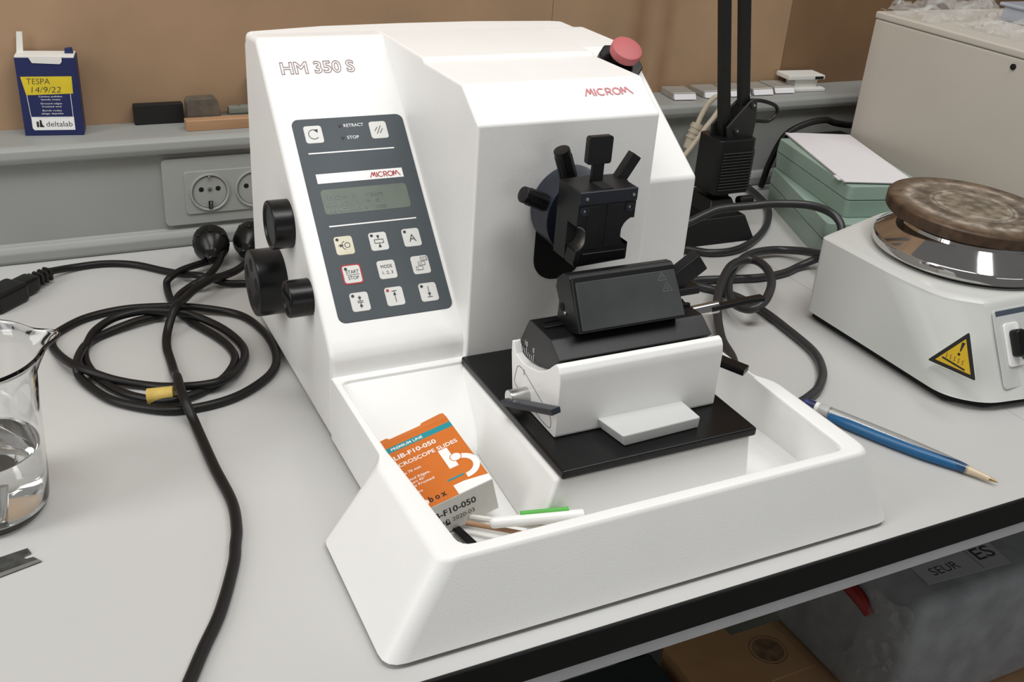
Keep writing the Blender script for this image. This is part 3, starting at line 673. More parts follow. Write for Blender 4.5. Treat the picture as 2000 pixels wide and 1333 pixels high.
a = MB(); Q = frame((8.5, 7.3, 1.35), (.2, -1, .05), z=(0, 0, 1)); a.box((-1.8, -.3, -.12), (1.8, .3, .12), BLACKG, .06, 1, Q)
tag(a.build('forceps'), 'wider black handle under the slide box, farther from the left rim', 'tool')

# ================================================================== CABLES ON THE LEFT
def cable(name, pts, r, mt, label):
    a = MB(); a.tube(pts, r, mt, 14, 7); o = a.build(name); return tag(o, label, 'cable')
IEC = [(-12.43, 59.36, 1.0), (-10.2, 61.0, 0.45), (-7.27, 61.3, 0.36), (-4.54, 60.24, 0.36), (-2.13, 57.93, 0.36), (-0.48, 55.94, 0.6), (0.76, 53.9, 1.15), (2.88, 53.0, 0.5), (4.71, 52.62, 0.36), (7.5, 51.5, .36)]
COIL = [(2.9, 56.0, 1.9), (2.7, 57.2, 1.2), (2.0, 57.6, 0.9), (-0.63, 55.92, 1.1), (-2.13, 54.64, 0.9), (-2.45, 54.13, 0.36), (-2.62, 50.98, 0.36), (-2.32, 48.05, 0.36), (-1.48, 45.38, 0.36), (-0.23, 42.36, 0.36), (0.39, 39.95, 0.36), (0.28, 37.76, 0.36), (-0.96, 35.43, 0.36), (-2.58, 33.97, 0.36), (-4.16, 33.0, 0.5), (-5.59, 32.68, 0.5), (-7.02, 33.43, 0.36), (-8.91, 35.17, 0.36), (-10.31, 37.71, 0.36), (-11.02, 40.62, 0.36), (-11.04, 42.96, 0.36), (-10.63, 44.27, 0.6), (-9.74, 46.07, 0.8), (-7.93, 47.55, 1.0), (-5.47, 47.72, 1.2), (-3.44, 46.95, 1.2), (-1.59, 46.22, 0.9), (0.37, 43.64, 0.6), (1.39, 40.7, 0.36), (1.21, 38.21, 0.36), (-0.15, 35.42, 0.6), (-1.56, 33.84, 0.9), (-3.03, 33.58, 0.9), (-4.94, 34.27, 0.7), (-6.96, 35.76, 0.36), (-9.35, 37.11, 0.6), (-11.28, 38.7, 1.0), (-12.4, 40.7, 0.9), (-13.09, 43.65, 0.36), (-13.37, 45.48, 0.36), (-13.09, 46.77, 0.36), (-12.38, 47.85, 0.36), (-10.15, 49.63, 0.36), (-6.79, 50.39, 0.36), (-3.26, 49.29, 0.6), (-0.4, 48.02, 0.6), (2.62, 45.99, 0.36), (3.8, 42.1, 0.36), (3.78, 37.9, 0.36), (2.71, 34.88, 0.36), (0.24, 32.55, 0.36), (-2.28, 31.42, 0.36), (-5.24, 31.25, 0.36), (-7.24, 32.05, 0.36), (-9.76, 34.23, 0.36), (-11.14, 36.8, 0.36), (-11.86, 38.86, 0.5), (-11.9, 39.71, 1.0), (-11.5, 41.78, 0.9), (-10.68, 44.29, 0.5), (-9.32, 45.81, 0.36), (-6.45, 47.05, 0.6), (-4.22, 47.93, 0.5), (-2.83, 49.48, 0.5), (-1.67, 51.54, 0.6), (-0.2, 52.69, 0.9), (0.79, 52.4, 1.5), (1.88, 53.9, 1.5), (2.8, 55.4, 1.7), (3.4, 56.8, 1.9)]
LONG = [(6.9, 56.5, 1.8), (4.64, 54.51, 1.2), (2.92, 53.25, 1.2), (1.16, 51.16, 1.9), (-0.62, 49.8, 1.7), (-1.85, 48.13, 1.7), (-2.88, 46.25, 2.0), (-3.56, 45.17, 1.4), (-4.21, 43.82, 0.5), (-4.58, 41.73, 0.36), (-4.68, 39.28, 0.36), (-4.85, 36.3, 0.7), (-4.99, 34.25, 1.6), (-5.1, 32.36, 1.7), (-5.07, 30.49, 1.5), (-4.78, 29.0, 0.6), (-4.68, 27.27, 0.36), (-4.57, 22.62, 0.36), (-4.35, 18.34, 0.36), (-4.7, 15.43, 0.36), (-5.17, 13.7, 0.36), (-5.72, 11.82, 0.36), (-7.33, 8.0, 0.36), (-8.85, 5.34, 0.36), (-10.06, 3.12, 0.36), (-11.05, 1.33, 0.36), (-12.5, -.6, .36)]
def plug(c_, d, name, label, r=1.75):
    """round mains plug at c_, its cable leaving along d"""
    d = V(d).normalized(); M = d.to_track_quat('Z', 'Y').to_matrix().to_4x4(); M.translation = V(c_)
    a = MB(); a.lathe([(0, -1.7), (r * .9, -1.7), (r, -1.45), (r, -.6), (r * .95, -.4), (r * .92, -.1), (r * .98, .1), (r * .8, .7), (r * .45, 1.3), (.55, 1.7), (.5, 2.4), (.4, 2.5), (0, 2.5)], BLACKG, M, 36, cap=False)
    for i in range(8):
        t = 2 * math.pi * i / 8; a.box((r * .93 * math.cos(t) - .16, r * .93 * math.sin(t) - .16, -1.4), (r * .93 * math.cos(t) + .16, r * .93 * math.sin(t) + .16, -.2), BLACKG, .05, 1, M)
    for s_ in (-.95, .95): a.cyl(M @ V((s_, 0, -3.2)), M @ V((s_, 0, -1.6)), .22, STEEL, .05, 12)
    return a
o = cable('power_cable', COIL, .35, CORD, 'black mains cable coiled in loops on the bench with round plug'); o.name = 'coiled_power_cable'
p = plug((2.75, 58.4, 2.1), (-.15, -1, -.15), 'plug', ''); p.build('mains_plug', o)
a = MB(); a.tube([(-7.4, 33.75, .6), (-5.5, 33.2, .78)], .62, YELT, 14); a.build('tape_wrap', o, 'yellow masking tape round the cable')
o = cable('power_cable', LONG, .38, CORD, 'long black cable running over the coil to the front of the bench')
p = plug((6.6, 58.6, 2.0), (-.5, -1, -.1), 'plug', ''); p.build('mains_plug', o)
o = cable('power_cable', IEC, .34, CORD, 'black cable ending in a connector near the trunking at far left')
a = MB(); Q = frame((-15.6, 56.0, .95), (.72, .69, .02), z=(0, 0, 1)); a.box((-3.2, -1.3, -.9), (.6, 1.3, .9), BLACKG, .35, 3, Q); a.box((.3, -.9, -.75), (2.4, .9, .75), BLACKG, .3, 2, Q)
for i in range(4): a.box((2.3 + i * .6, -.68 + i * .05, -.6), (2.7 + i * .6, .68 - i * .05, .6), BLACKG, .1, 1, Q)
a.cyl(Q @ V((2.2, 0, 0)), Q @ V((4.6, 0, 0)), .45, BLACKG, .05, 14); a.build('appliance_connector', o)

# ================================================================== CABLES ON THE RIGHT
R1 = [(50, 47.5, 1.2), (52.38, 48.0, 2.0), (53.63, 47.79, 2.8), (55.62, 48.04, 3.6), (57.46, 47.9, 4.2), (60.51, 46.75, 4.8), (64.03, 46.08, 5.0), (67.26, 44.84, 5.0), (69.98, 44.22, 4.2), (70.82, 43.49, 3.0), (70.1, 42.62, 1.7), (68.64, 41.64, 0.8)]
# lifted in front of the green boxes: keep the same line of sight but nearer the camera
R1 = [(47.5, 43.5, 4.0), (49.0, 44.2, 4.6), (50.4, 43.9, 5.2), (52.1, 43.9, 5.8), (53.9, 43.7, 6.35), (56.7, 42.3, 6.9), (59.8, 41.5, 7.1), (62.9, 40.2, 7.1), (65.0, 39.0, 6.5), (65.5, 37.6, 5.6), (64.8, 36.6, 4.4), (63.8, 36.2, 3.0)]
R2 = [(48, 45.0, .5), (50.0, 46.6, .5), (52.74, 46.8, 0.45), (54.68, 45.3, 0.45), (57.66, 45.02, 0.45), (61.13, 46.34, 0.45), (65.06, 48.97, 0.45), (68.15, 51.9, 0.45), (71.06, 55.67, 0.45), (72.5, 59.53, 0.5), (73.0, 63.0, 0.8)]
R3 = [(42, 40.5, .5), (45.16, 39.84, 0.5), (47.76, 39.4, 0.45), (49.6, 39.23, 0.45), (52.79, 38.51, 0.45), (56.12, 37.88, 0.45), (59.44, 38.11, 0.45), (62.0, 38.9, 0.5), (63.8, 38.6, 1.2), (64.0, 37.2, 2.0)]
R5 = [(64.4, 37.0, 2.6), (64.2, 38.3, 2.0), (64.0, 40.6, 1.4), (63.0, 42.5, 0.9), (61.05, 43.0, 0.9), (58.23, 42.53, 1.0), (54.48, 40.15, 1.3), (51.36, 37.27, 1.4), (49.1, 34.59, 1.5), (47.67, 31.95, 1.5), (47.43, 29.81, 1.8), (48.06, 28.98, 2.2), (49.63, 29.52, 2.6), (52.31, 32.07, 2.8), (54.17, 35.06, 2.8), (54.86, 37.67, 2.6), (53.89, 38.45, 2.5), (51.47, 37.58, 2.5), (48.21, 34.73, 2.3), (45.88, 32.11, 1.8), (44.77, 30.43, 1.2), (43.72, 28.66, 0.9), (42.71, 26.64, 0.6), (41.75, 23.81, 0.45), (40.0, 21.0, 0.45), (38.5, 19.0, .45)]
R4 = [(45.3, 42.5, .45), (47.04, 39.9, 0.45), (48.08, 38.1, 0.45), (49.21, 36.69, 0.45), (50.36, 34.64, 0.45), (50.78, 32.49, 0.45), (50.89, 30.26, 0.45), (50.66, 27.29, 0.45), (49.95, 22.36, 0.45), (48.2, 19.08, 0.45), (46.01, 16.96, 0.45), (44.32, 15.99, 0.45), (42.31, 15.27, 0.45), (40.65, 15.25, 0.45), (39, 15.4, .45)]
cable('grey_cable', R1, .45, CORDG, 'thick grey cable arching in front of the green boxes')
cable('grey_cable', R2, .42, CORDG, 'grey cable curving round the front of the black lamp base')
cable('grey_cable', R3, .42, CORDG, 'grey cable lying flat behind the microtome to the hotplate corner')
cable('grey_cable', R5, .45, CORDG, 'thick grey cable twisted into an upright ring beside the microtome')
cable('grey_cable', R4, .42, CORDG, 'thick grey cable bending forward on the bench towards the pen')

# ================================================================== LAMP
lamp = thing('desk_lamp', 'black articulated desk lamp with twin arms on a heavy base', 'lamp', (59, 53, 0))
a = MB(); a.prism([(50.5, 48.2), (63.1, 47.9), (63.1, 60), (50.5, 60)], 0, 2.7, LAMPB, .15, 2, None, [(51.2, 49.4), (62.3, 49.4), (62.3, 58.5), (51.2, 58.5)])
a.prism([(57.6, 50), (61.9, 50), (61.9, 57), (57.6, 57)], 2.5, 4.3, LAMPB, .2, 2, None, [(58.4, 51.2), (61.4, 51.2), (61.4, 55.5), (58.4, 55.5)])
for i in range(9): a.box((51.5 + i * .6, 49.8, 2.6), (51.8 + i * .6, 57.5, 2.85), LAMPB, .04, 1)
a.cyl((62.6, 51.5, 3.6), (64.6, 51.5, 3.6), .6, LAMPB, .15, 20); a.build('lamp_base', lamp)
a = MB(); a.prism(rrect(57.9, 50.5, 63.2, 54.9, .7), 5.0, 11.4, LAMPB, .25, 3, None, rrect(57.9, 50.5, 63.2, 54.9, .7))
a.cyl((60.5, 52.7, 4.0), (60.5, 52.7, 5.3), 1.2, LAMPB, .1, 20)
for i in range(13):
    z = 5.5 + i * .36; a.box((58.5, 50.32, z), (62.9, 50.6, z + .17), LAMPM, .05, 1); a.box((63.1, 50.9, z), (63.35, 54.5, z + .17), LAMPM, .05, 1)
a.build('ribbed_housing', lamp, 'ribbed black housing')
def yz_plate(pts, y0, y1): 
    a = MB(); a.prism(pts, -y1, -y0, LAMPM, .06, 1, CM); return a
a = yz_plate([(59.6, 11.0), (63.2, 11.0), (63.3, 13.0), (63.0, 15.6), (62.5, 15.8), (61.9, 15.4), (59.3, 12.6)], 51.6, 51.9)
for x_, z_ in ((60.6, 12.2), (62.4, 15.1)): a.cyl((x_, 51.7, z_), (x_, 51.35, z_), .38, LAMPM, .06, 20); a.cyl((x_, 51.5, z_), (x_, 51.25, z_), .16, STEEL, .03, 10)
b2 = yz_plate([(58.6, 11.0), (63.2, 11.0), (63.3, 13.0), (63.0, 15.6), (62.5, 15.8), (61.9, 15.4), (58.6, 12.6)], 53.4, 53.7)
a.v += []; a.build('bracket', lamp); b2.build('bracket', lamp)
for (xb, zb, xt) in ((59.7, 11.2, 57.05), (61.75, 14.8, 59.55)):
    dx = (xt - xb) / (26.4 - 12.5 if zb < 12 else 26.4 - 15.4); a = MB(); Q = frame((xb, 52.6, zb), z=(dx, 0, 1), x=(1, 0, 0)) if False else frame((xb, 52.6, zb), (1, 0, -dx), (0, 1, 0))
    a.box((-.5, -.45, 0), (.78, .45, 32), LAMPB, .08, 1, Q); a.build('arm', lamp)
a = MB(); a.tube([(62.9, 53, 15.2), (65, 53, 15.0), (67.0, 53, 14.3), (67.3, 53, 13.3), (66.3, 53, 12.6), (64.6, 53, 12.7), (62.9, 53, 12.8)], .22, LAMPB, 10); a.build('looped_wire', lamp)

# beige connector cable by the trunking behind the lamp
a = MB(); a.tube([(61.0, 61.5, 5.6), (62.6, 61.8, 7.2), (64.1, 62, 9.0), (65.6, 62.2, 10.6), (66.6, 62.4, 12.0), (65.9, 62.6, 13.0), (64.9, 62.8, 12.2), (64.0, 62.8, 10.6), (63.4, 62.6, 9.3)], .33, CREAM, 12)
o = a.build('beige_cable'); tag(o, 'beige cable looped up with a moulded connector behind the lamp', 'cable')
a = MB(); a.cyl((63.6, 62.7, 9.7), (62.4, 62.5, 6.6), .75, CREAM, .15, 20, .6); 
for i in range(3): q = V((63.6, 62.7, 9.7)).lerp(V((62.4, 62.5, 6.6)), .1 + .2 * i); a.cyl(q, q + V((-.12, 0, -.3)), .8, CREAM, .05, 20)
a.build('moulded_connector', o)

# ================================================================== GREEN BOXES, PAPER
def green_box(x, y, z, ang, w, d, h, label, lid):
    t = thing('green_storage_box', label, 'box', (x, y, z), 'green plastic boxes behind the hotplate')
    Q = Matrix.Translation((x, y, z)) @ Matrix.Rotation(math.radians(ang), 4, 'Z')
    a = MB(); a.prism(rrect(.15, .15, w - .15, d - .15, .6), 0, h * .55, GREEN, .12, 2, Q, rrect(0, 0, w, d, .6)); a.origin = (x, y, z); a.build('box_body', t)
    a = MB(); a.prism(rrect(0, 0, w, d, .6), h * .57, h, GREEN, .2, 3, Q, rrect(.12, .12, w - .12, d - .12, .6)); a.origin = (x, y, z + h * .57); a.build('box_lid', t)
green_box(66.3, 40.4, 0, -21, 11.5, 20, 4.5, 'pale green plastic storage box underneath, flat on the bench', 0)
green_box(69.4, 41.2, 4.52, -13.5, 10, 18.5, 3.7, 'pale green plastic storage box on top, carrying the white sheets', 0)
a = MB(); Q = Matrix.Translation((69.6, 42.2, 8.26)) @ Matrix.Rotation(math.radians(-19), 4, 'Z')
for i in range(4): a.box((-.15 * (i % 2), -.1 * i + .25, i * .07), (8.4 + .1 * (i % 2), 19.2 - .1 * i, i * .07 + .05), PAPER, 0, 1, Q)
a.box((-.5, 1.0, .02), (.4, 2.4, .2), PAPER, .03, 1, Q)
tag(a.build('paper_stack'), 'thin stack of white sheets lying on the upper green box', 'paper')
cable('black_cable', [(75.4, 62.5, .5), (75.2, 61.5, 4.0), (75.76, 60.3, 7.9), (78.36, 60, 9.4), (81.7, 60, 9.8), (84.4, 60.8, 9.0), (87.5, 61.2, 8.4), (90, 62, 8.2)], .42, CORD, 'black cable arching behind the green boxes')
a = MB(); a.box((77.5, 59.4, 0), (88, 63.2, 7.2), LAMPB, .4, 2); tag(a.build('power_adapter'), 'black box behind the green boxes in the dark corner', 'adapter')

# ================================================================== HOTPLATE STIRRER
hp = thing('hotplate_stirrer', 'off white magnetic stirrer hotplate with burnt round plate', 'hotplate', (66, 21, 0))
bot = [(54.75, 29.1), (54.75, 11.3), (57.3, 8.9), (62, 8.3), (76.8, 8.3), (77.4, 12), (77.4, 34.5), (66, 33.5)]
top = [(55.3, 29.7), (55.45, 19.8), (56.2, 15.2), (58.9, 12.9), (75.6, 12.6), (76.8, 15), (76.8, 34.8), (66, 33.2)]
rb = [.6, 3.5, 1.6, 1.0, .6, .6, .6, 1]; rt = [.5, 2.5, 1.6, .5, .6, .6, .6, 1]
def L3(t, z): return loop(lerp(bot, top, t), [a_ * (1 - t) + b_ * t for a_, b_ in zip(rb, rt)], z, 6)
lp = [L3(0, .95), L3(.02, 1.05), L3(.95, 8.0), L3(.985, 8.3)]
cxy = V((66, 22)); lp += [[(x + (66 - x) * .02, y + (22 - y) * .02, 8.5) for x, y, z in L3(1, 0)], [(x + (66 - x) * .06, y + (22 - y) * .06, 8.55) for x, y, z in L3(1, 0)]]
vs = [p for L_ in lp for p in L_]; n = len(lp[0]); fs = []
for k in range(len(lp) - 1):
    for i in range(n): fs.append((k * n + i, (k + 1) * n + i, (k + 1) * n + (i + 1) % n, k * n + (i + 1) % n))
fs.append([(len(lp) - 1) * n + i for i in range(n)]); fs.append(list(range(n)))
a = MB(); a.add(vs, fs, ENAMEL); hb = a.build('housing', hp)
bpy.context.view_layer.update()
a = MB(); a.prism([(x + (66 - x) * .05, y + (21 - y) * .05) for x, y in bot], .25, 1.0, VOID, 0, 1)
for x, y in ((58, 12), (74, 12), (58, 28), (74, 30)): a.cyl((x, y, 0), (x, y, .5), 1.1, CORD, .05, 20)
a.build('underside', hp, 'dark recessed underside with feet')
SK = Matrix.Translation((65.9, 21.8, 0))
a = MB(); a.lathe([(7.2, 8.4), (7.9, 8.5), (7.95, 8.85), (7.6, 8.95)], CORD, SK, 72, cap=False); a.build('gasket', hp, 'black ring under the chrome')
a = MB(); a.lathe([(7.7, 8.85), (8.45, 8.9), (8.62, 9.05), (8.62, 9.75), (8.5, 9.95), (7.2, 10.85), (6.6, 11.3), (6.5, 11.6), (0, 11.6)], CHROME, SK, 96, cap=False); a.build('chrome_skirt', hp, 'mirror bright chrome skirt')
DP = Matrix.Translation((66.7, 22.9, 11.5)) @ Matrix.Rotation(.03, 4, 'X') @ Matrix.Rotation(.03, 4, 'Y')
a = MB(); a.lathe([(0, 0), (7.0, 0), (7.75, .12), (7.9, .3), (7.92, 1.2), (7.8, 1.36), (7.4, 1.42), (4.2, 1.42), (4.1, 1.38), (4.0, 1.42), (3.7, 1.42), (3.6, 1.38), (3.5, 1.42), (0, 1.42)], BURNT, DP, 96, cap=False)
a.origin = (66.7, 22.9, 11.5); a.build('heating_plate', hp, 'brown burnt round metal plate')
# warning triangle on the left flank
HF = frame((54.72, 11.7, 5.0), V((0.10, -1, 0)), V((.085, 0.0, 1)))
a = MB()
def off(Q_, dz): return Q_ @ Matrix.Translation((0, 0, dz))
tri = [(-2.3, -1.75), (2.55, -1.55), (.55, 2.3)]
TQ = frame((55.02, 11.5, 5.0), (.16, -1, .0), (.09, 0, 1))
a.prism(round_poly(tri, .3), .0, .03, CARDW, 0, 1, TQ)
def sh_(s_): 
    c_ = (sum(p_[0] for p_ in tri) / 3, sum(p_[1] for p_ in tri) / 3); return [(c_[0] + (p_[0] - c_[0]) * s_, c_[1] + (p_[1] - c_[1]) * s_) for p_ in tri]
a.flat(round_poly(sh_(.95), .2), INKB, TQ, .04); a.flat(sh_(.7), WARN, TQ, .05)
a.prism([(.25, 1.1), (.55, 1.15), (.4, .3), (.3, .3)], .055, .06, INKB, 0, 1, TQ); a.disc((.32, .02), .13, INKB, TQ, .06)
a.line((-1.0, -.85), (1.25, -1.05), .16, INKB, TQ, .06)
for i in range(5): x_ = -.7 + i * .38; a.poly([(x_, -.75), (x_ + .1, -.6), (x_ - .02, -.45), (x_ + .08, -.3)], .045, INKB, TQ, .06)
a.build('warning_sticker', hp, 'yellow triangle sticker with hot surface symbol')
# front control recess
fn = V((0, -7.4, 4.3)).normalized(); FQ = frame((59.3, 12.6, 7.9), (1, 0, 0), V((0, 4.3, 7.4)))
a = MB(); a.prism(rrect(0, -7.0, 14.6, -.1, .4), .0, .12, GREYMET, .04, 1, FQ)
a.flat([(.3, -.7), (14, -.7), (14, -.25), (.3, -.25)], mat('slate_blue_print', (70, 80, 92), .4), FQ, .13)
a.text('OFF', 4, -1.5, .4, FAINT, FQ, z=.13); pnl = a.build('front_panel', hp, 'pale front panel with blue grey strip')
a = MB(); a.prism(rrect(.9, -5.2, 2.7, -1.4, .3), .1, .3, INKW, .05, 1, FQ); a.box((1.3, -4.4, .2), (2.3, -2.0, 1.3), BLACKG, .3, 3, FQ); a.build('rocker_switch', pnl, 'black rocker switch in a white frame')
a = MB(); Q = FQ @ Matrix.Translation((2.9, -4.3, 0)); a.lathe([(.5, .1), (.5, .4), (.3, .55), (0, .6)], mat('dark_green_lens', (30, 90, 70), .2), Q, 24, cap=False); a.build('indicator_lens', pnl, 'dark green round lens')

# ================================================================== CABINET ON THE RIGHT
cb = thing('instrument_cabinet', 'tall warm white metal cabinet standing behind the hotplate', 'cabinet', (104, 45, 0))
a = MB(); a.box((84.5, 30.5, .0), (126, 58, 22.95), CABM, .25, 3); a.cyl((84.55, 36.7, 22.0), (84.3, 36.7, 22.0), .32, VOID, 0, 20); a.build('cabinet_body', cb)
a = MB(); a.box((84.45, 30.35, 23.0), (126.1, 58.1, 23.85), CABM, .22, 3); a.build('cabinet_lid', cb)
# crumpled plastic bags and trays on top
def crumple(name, c_, sx, sy, h, label, seed, mt=FILM, n=26):
    rnd = random.Random(seed); vs = []; fs = []
    for j in range(n + 1):
        for i in range(n + 1):
            u = i / n * 2 - 1; v_ = j / n * 2 - 1; e = max(0, 1 - (abs(u) ** 3 + abs(v_) ** 3) * .6)
            z = h * e * (.45 + .55 * math.sin(u * 5 + seed) * math.cos(v_ * 4.3 + seed * 2)) + rnd.uniform(-.4, .4) * h * .28
            vs.append((c_[0] + u * sx + rnd.uniform(-.3, .3), c_[1] + v_ * sy + rnd.uniform(-.3, .3), c_[2] + max(.08, z)))
    for j in range(n):
        for i in range(n): fs.append((j * (n + 1) + i, j * (n + 1) + i + 1, (j + 1) * (n + 1) + i + 1, (j + 1) * (n + 1) + i))
    a = MB(); a.add(vs, fs, mt, None, smooth=False); return a.build(name)
tag(crumple('plastic_bag', (92.5, 54.0, 23.88), 7.6, 3.9, 3.4, '', 3), 'crumpled clear plastic bag on top of the cabinet beside the wall', 'bag')
tag(crumple('plastic_bag', (92.5, 44.6, 23.88), 4.6, 4.6, 1.7, '', 8), 'flatter crumpled plastic wrapper on the middle of the cabinet top', 'bag')
t = thing('slide_tray', 'translucent blue grey plastic tray on the cabinet top at far right', 'tray', (103, 48, 24))
a = MB(); a.box((98.0, 45.5, 23.87), (108, 51, 25.6), mat('frosted_blue_plastic', (170, 176, 188), .3), .3, 2); a.box((97.6, 45.1, 25.6), (108.5, 51.4, 26.0), MATS['frosted_blue_plastic'], .12, 1); a.build('tray_body', t)

# ================================================================== LEDGE ITEMS, LEFT
# navy slide box with white panel
t = thing('slide_box', 'dark blue slide box with yellow tape label standing on the ledge', 'box', (-9.6, 67.5, 11.9))
Q = frame((-12.4, 66.55, 11.9), (1, -.05, 0), z=(-.05 * 0 - .05, -1, 0))
Q = Matrix.Translation((-12.4, 67.35, 11.9)) @ Matrix.Rotation(math.radians(-10), 4, 'Z')
a = MB(); a.box((0, 0, 0), (5.3, 2.3, 7.5), NAVY, .04, 1, Q)
FF = Q @ frame((0, -.006, 0), (1, 0, 0), (0, 0, 1))
a.flat([(.9, .55), (4.55, .55), (4.55, 1.85), (.75, 1.85), (.75, .75)], INKW, FF); a.text('deltalab', 2.0, .9, .5, INKD, FF, z=.006, width=2.35)
a.flat([(1.15, .85), (1.35, .85), (1.35, 1.4), (1.15, 1.4)], INKB, FF, .006); a.flat([(1.4, .85), (1.85, .85), (1.65, 1.1), (1.6, 1.55), (1.45, 1.55)], INKB, FF, .006)
for x_ in (.75, 4.5): a.line((x_ - (.12 if x_ < 1 else 0), 4.2), (x_, 1.85), .045, INKW, FF)
for i, (s_, w_) in enumerate((('Cantos pulidos', 2.1), ('banda mate', 1.7), ('Ground edges', 1.9), ('frosted end', 1.7), ('Bords rodes', 1.7), ('plage depolie', 1.9), ('Geschliffen mit Mattrand', 3.2))):
    a.text(s_, 2.7, 3.75 - i * .29 - (.1 * (i // 2)), .15, INKW, FF, width=w_, align='c')
a.flat([(.6, 3.95), (4.75, 4.1), (4.8, 5.75), (.3, 5.7)], YEL, FF, .01)
M_ = FF @ Matrix.Translation((0, 0, .02))
a.text('TESPA', .8, 5.0, .55, INKD, M_, width=2.0, bold=-.01, shear=.1); a.text('14/9/22', 1.1, 4.2, .55, INKD, M_, width=2.6, bold=-.01, shear=.15)
a.origin = (-9.75, 68, 11.9); a.build('carton', t)
a = MB(); a.box((.02, .02, 7.45), (5.2, 2.28, 7.62), CARDW, .03, 1, Q); a.prism([(1.2, 7.6), (1.5, 7.0), (3.9, 6.9), (4.1, 7.1), (4.15, 7.6)], .0, .05, CARDW, 0, 1, Q @ frame((0, -.02, 0), (1, 0, 0), (0, 0, 1))); a.text('DELTALAB S.', 1.75, 7.1, .16, INKD, FF, z=.06, width=1.6)
a.build('torn_top', t, 'torn white top edge')
a = MB(); a.prism([(0, 7.5), (.25, 9.45), (.75, 9.45), (.6, 7.5)], -.06, 0, CARDW, 0, 1, Q @ frame((0, 2.0, 0), (1, 0, 0), (0, 0, 1))); a.build('open_flap', t, 'raised open flap'); a = MB(); a.prism([(4.3, 7.5), (4.35, 8.1), (5.0, 8.2), (5.1, 7.6)], -.3, 0, NAVY, .05, 1, Q @ frame((0, 1.2, 0), (1, 0, 0), (0, 0, 1))); a.build('torn_corner', t, 'torn dark corner of the lid')
a = MB(); a.box((-2.1, 68.6, 11.9), (2.75, 69.6, 13.95), mat('matt_black', (14, 14, 14), .6), .12, 2); tag(a.build('black_block'), 'black rectangular block on the ledge against the fibreboard', 'block')
a = MB(); a.box((2.4, 65.4, 11.9), (10.4, 66.7, 12.95), WOOD, .05, 1); tag(a.build('wooden_strip'), 'short strip of light wood on the ledge beside the microtome', 'strip')
a = MB(); a.prism([(2.9, 11.9), (10.5, 11.9), (10.5, 12.9), (6.2, 12.9), (5.95, 14.5), (5.6, 14.75), (3.1, 14.7), (2.85, 14.4)], -68.6, -67.0, DULLMET, .1, 2, CM); tag(a.build('metal_holder'), 'dull grey metal knife holder piece behind the wooden strip', 'holder')
a = MB(); a.box((7.1, 67.2, 12.92), (9.3, 68.3, 13.6), mat('grey_green_metal', (120, 124, 116), .5), .12, 2); a.cyl((8.2, 67.75, 13.6), (8.2, 67.75, 13.72), .15, STEEL, 0, 12); tag(a.build('clamp_block'), 'small grey green block with a pin on the metal holder', 'block')
a = MB(); a.box((9.6, 68.2, 12.92), (10.6, 69.4, 16.6), BLACKG, .1, 1); tag(a.build('black_post'), 'narrow black upright piece on the ledge close to the microtome', 'block')
# ledge items, right: slide cassettes with white ends
def cassette(x, y, ang, label, tilt=0):
    t = thing('slide_pack', label, 'slide pack', (x, y, 11.9), 'small slide packs on the right ledge')
    Q = Matrix.Translation((x, y, 11.9)) @ Matrix.Rotation(math.radians(ang), 4, 'Z')
    a = MB(); a.box((-1.6, -1.3, 0), (1.6, 2.2, .85), mat('grey_card', (150, 146, 138), .6), .08, 1, Q); a.origin = (x, y, 11.9); a.build('pack_body', t)
    a = MB(); a.prism([(-1.5, -1.7), (1.5, -1.7), (1.5, -1.1), (-1.5, -1.1)], .1, .32, PAPER, .03, 1, Q, [(-1.5, -1.4), (1.5, -1.4), (1.5, -1.0), (-1.5, -1.0)]); a.v = [v_ + V((0, 0, 0)) for v_ in a.v]; a.add([(-1.5, -1.7, .12), (1.5, -1.7, .12), (1.5, -1.2, .88), (-1.5, -1.2, .88), (-1.5, -1.3, .12), (1.5, -1.3, .12)], [(0, 1, 2, 3), (0, 3, 4), (1, 5, 2), (4, 3, 2, 5)], PAPER, Q, smooth=False); a.origin = (x, y - 1, 12); a.build('white_end', t, 'white label end')
for i, (x, y, an, lab) in enumerate(((63.4, 67.0, -8, 'grey slide pack with white end nearest the microtome'), (68.0, 67.1, -4, 'grey slide pack with white end left of the lamp arms'), (71.9, 67.0, -3, 'grey slide pack with white end behind the left lamp arm'), (75.6, 67.0, -3, 'grey slide pack with white end behind the right lamp arm'), (79.3, 67.2, -5, 'grey slide pack with white end beside the open white box'))):
    cassette(x, y, an, lab)
t = thing('white_case', 'small open white plastic case on the ledge near the cabinet', 'case', (83.4, 67.4, 11.9))
a = MB(); Q = Matrix.Translation((83.4, 67.3, 11.9)) @ Matrix.Rotation(math.radians(-6), 4, 'Z'); a.box((-2.5, -1.6, 0), (2.7, 1.8, .5), CARDW, .15, 2, Q); a.box((-1.6, -.6, .4), (2.0, 1.6, 1.5), CARDW, .2, 2, Q); a.origin = (83.4, 67.4, 11.9); a.build('case_body', t)
a = MB(); a.box((-3.1, -1.2, 1.5), (2.6, 1.9, 2.1), CARDW, .12, 2, Q); a.box((1.0, -1.25, 1.6), (2.3, -1.1, 1.95), VOID, 0, 1, Q); a.origin = (83.4, 67.4, 13.4); a.build('case_lid', t)

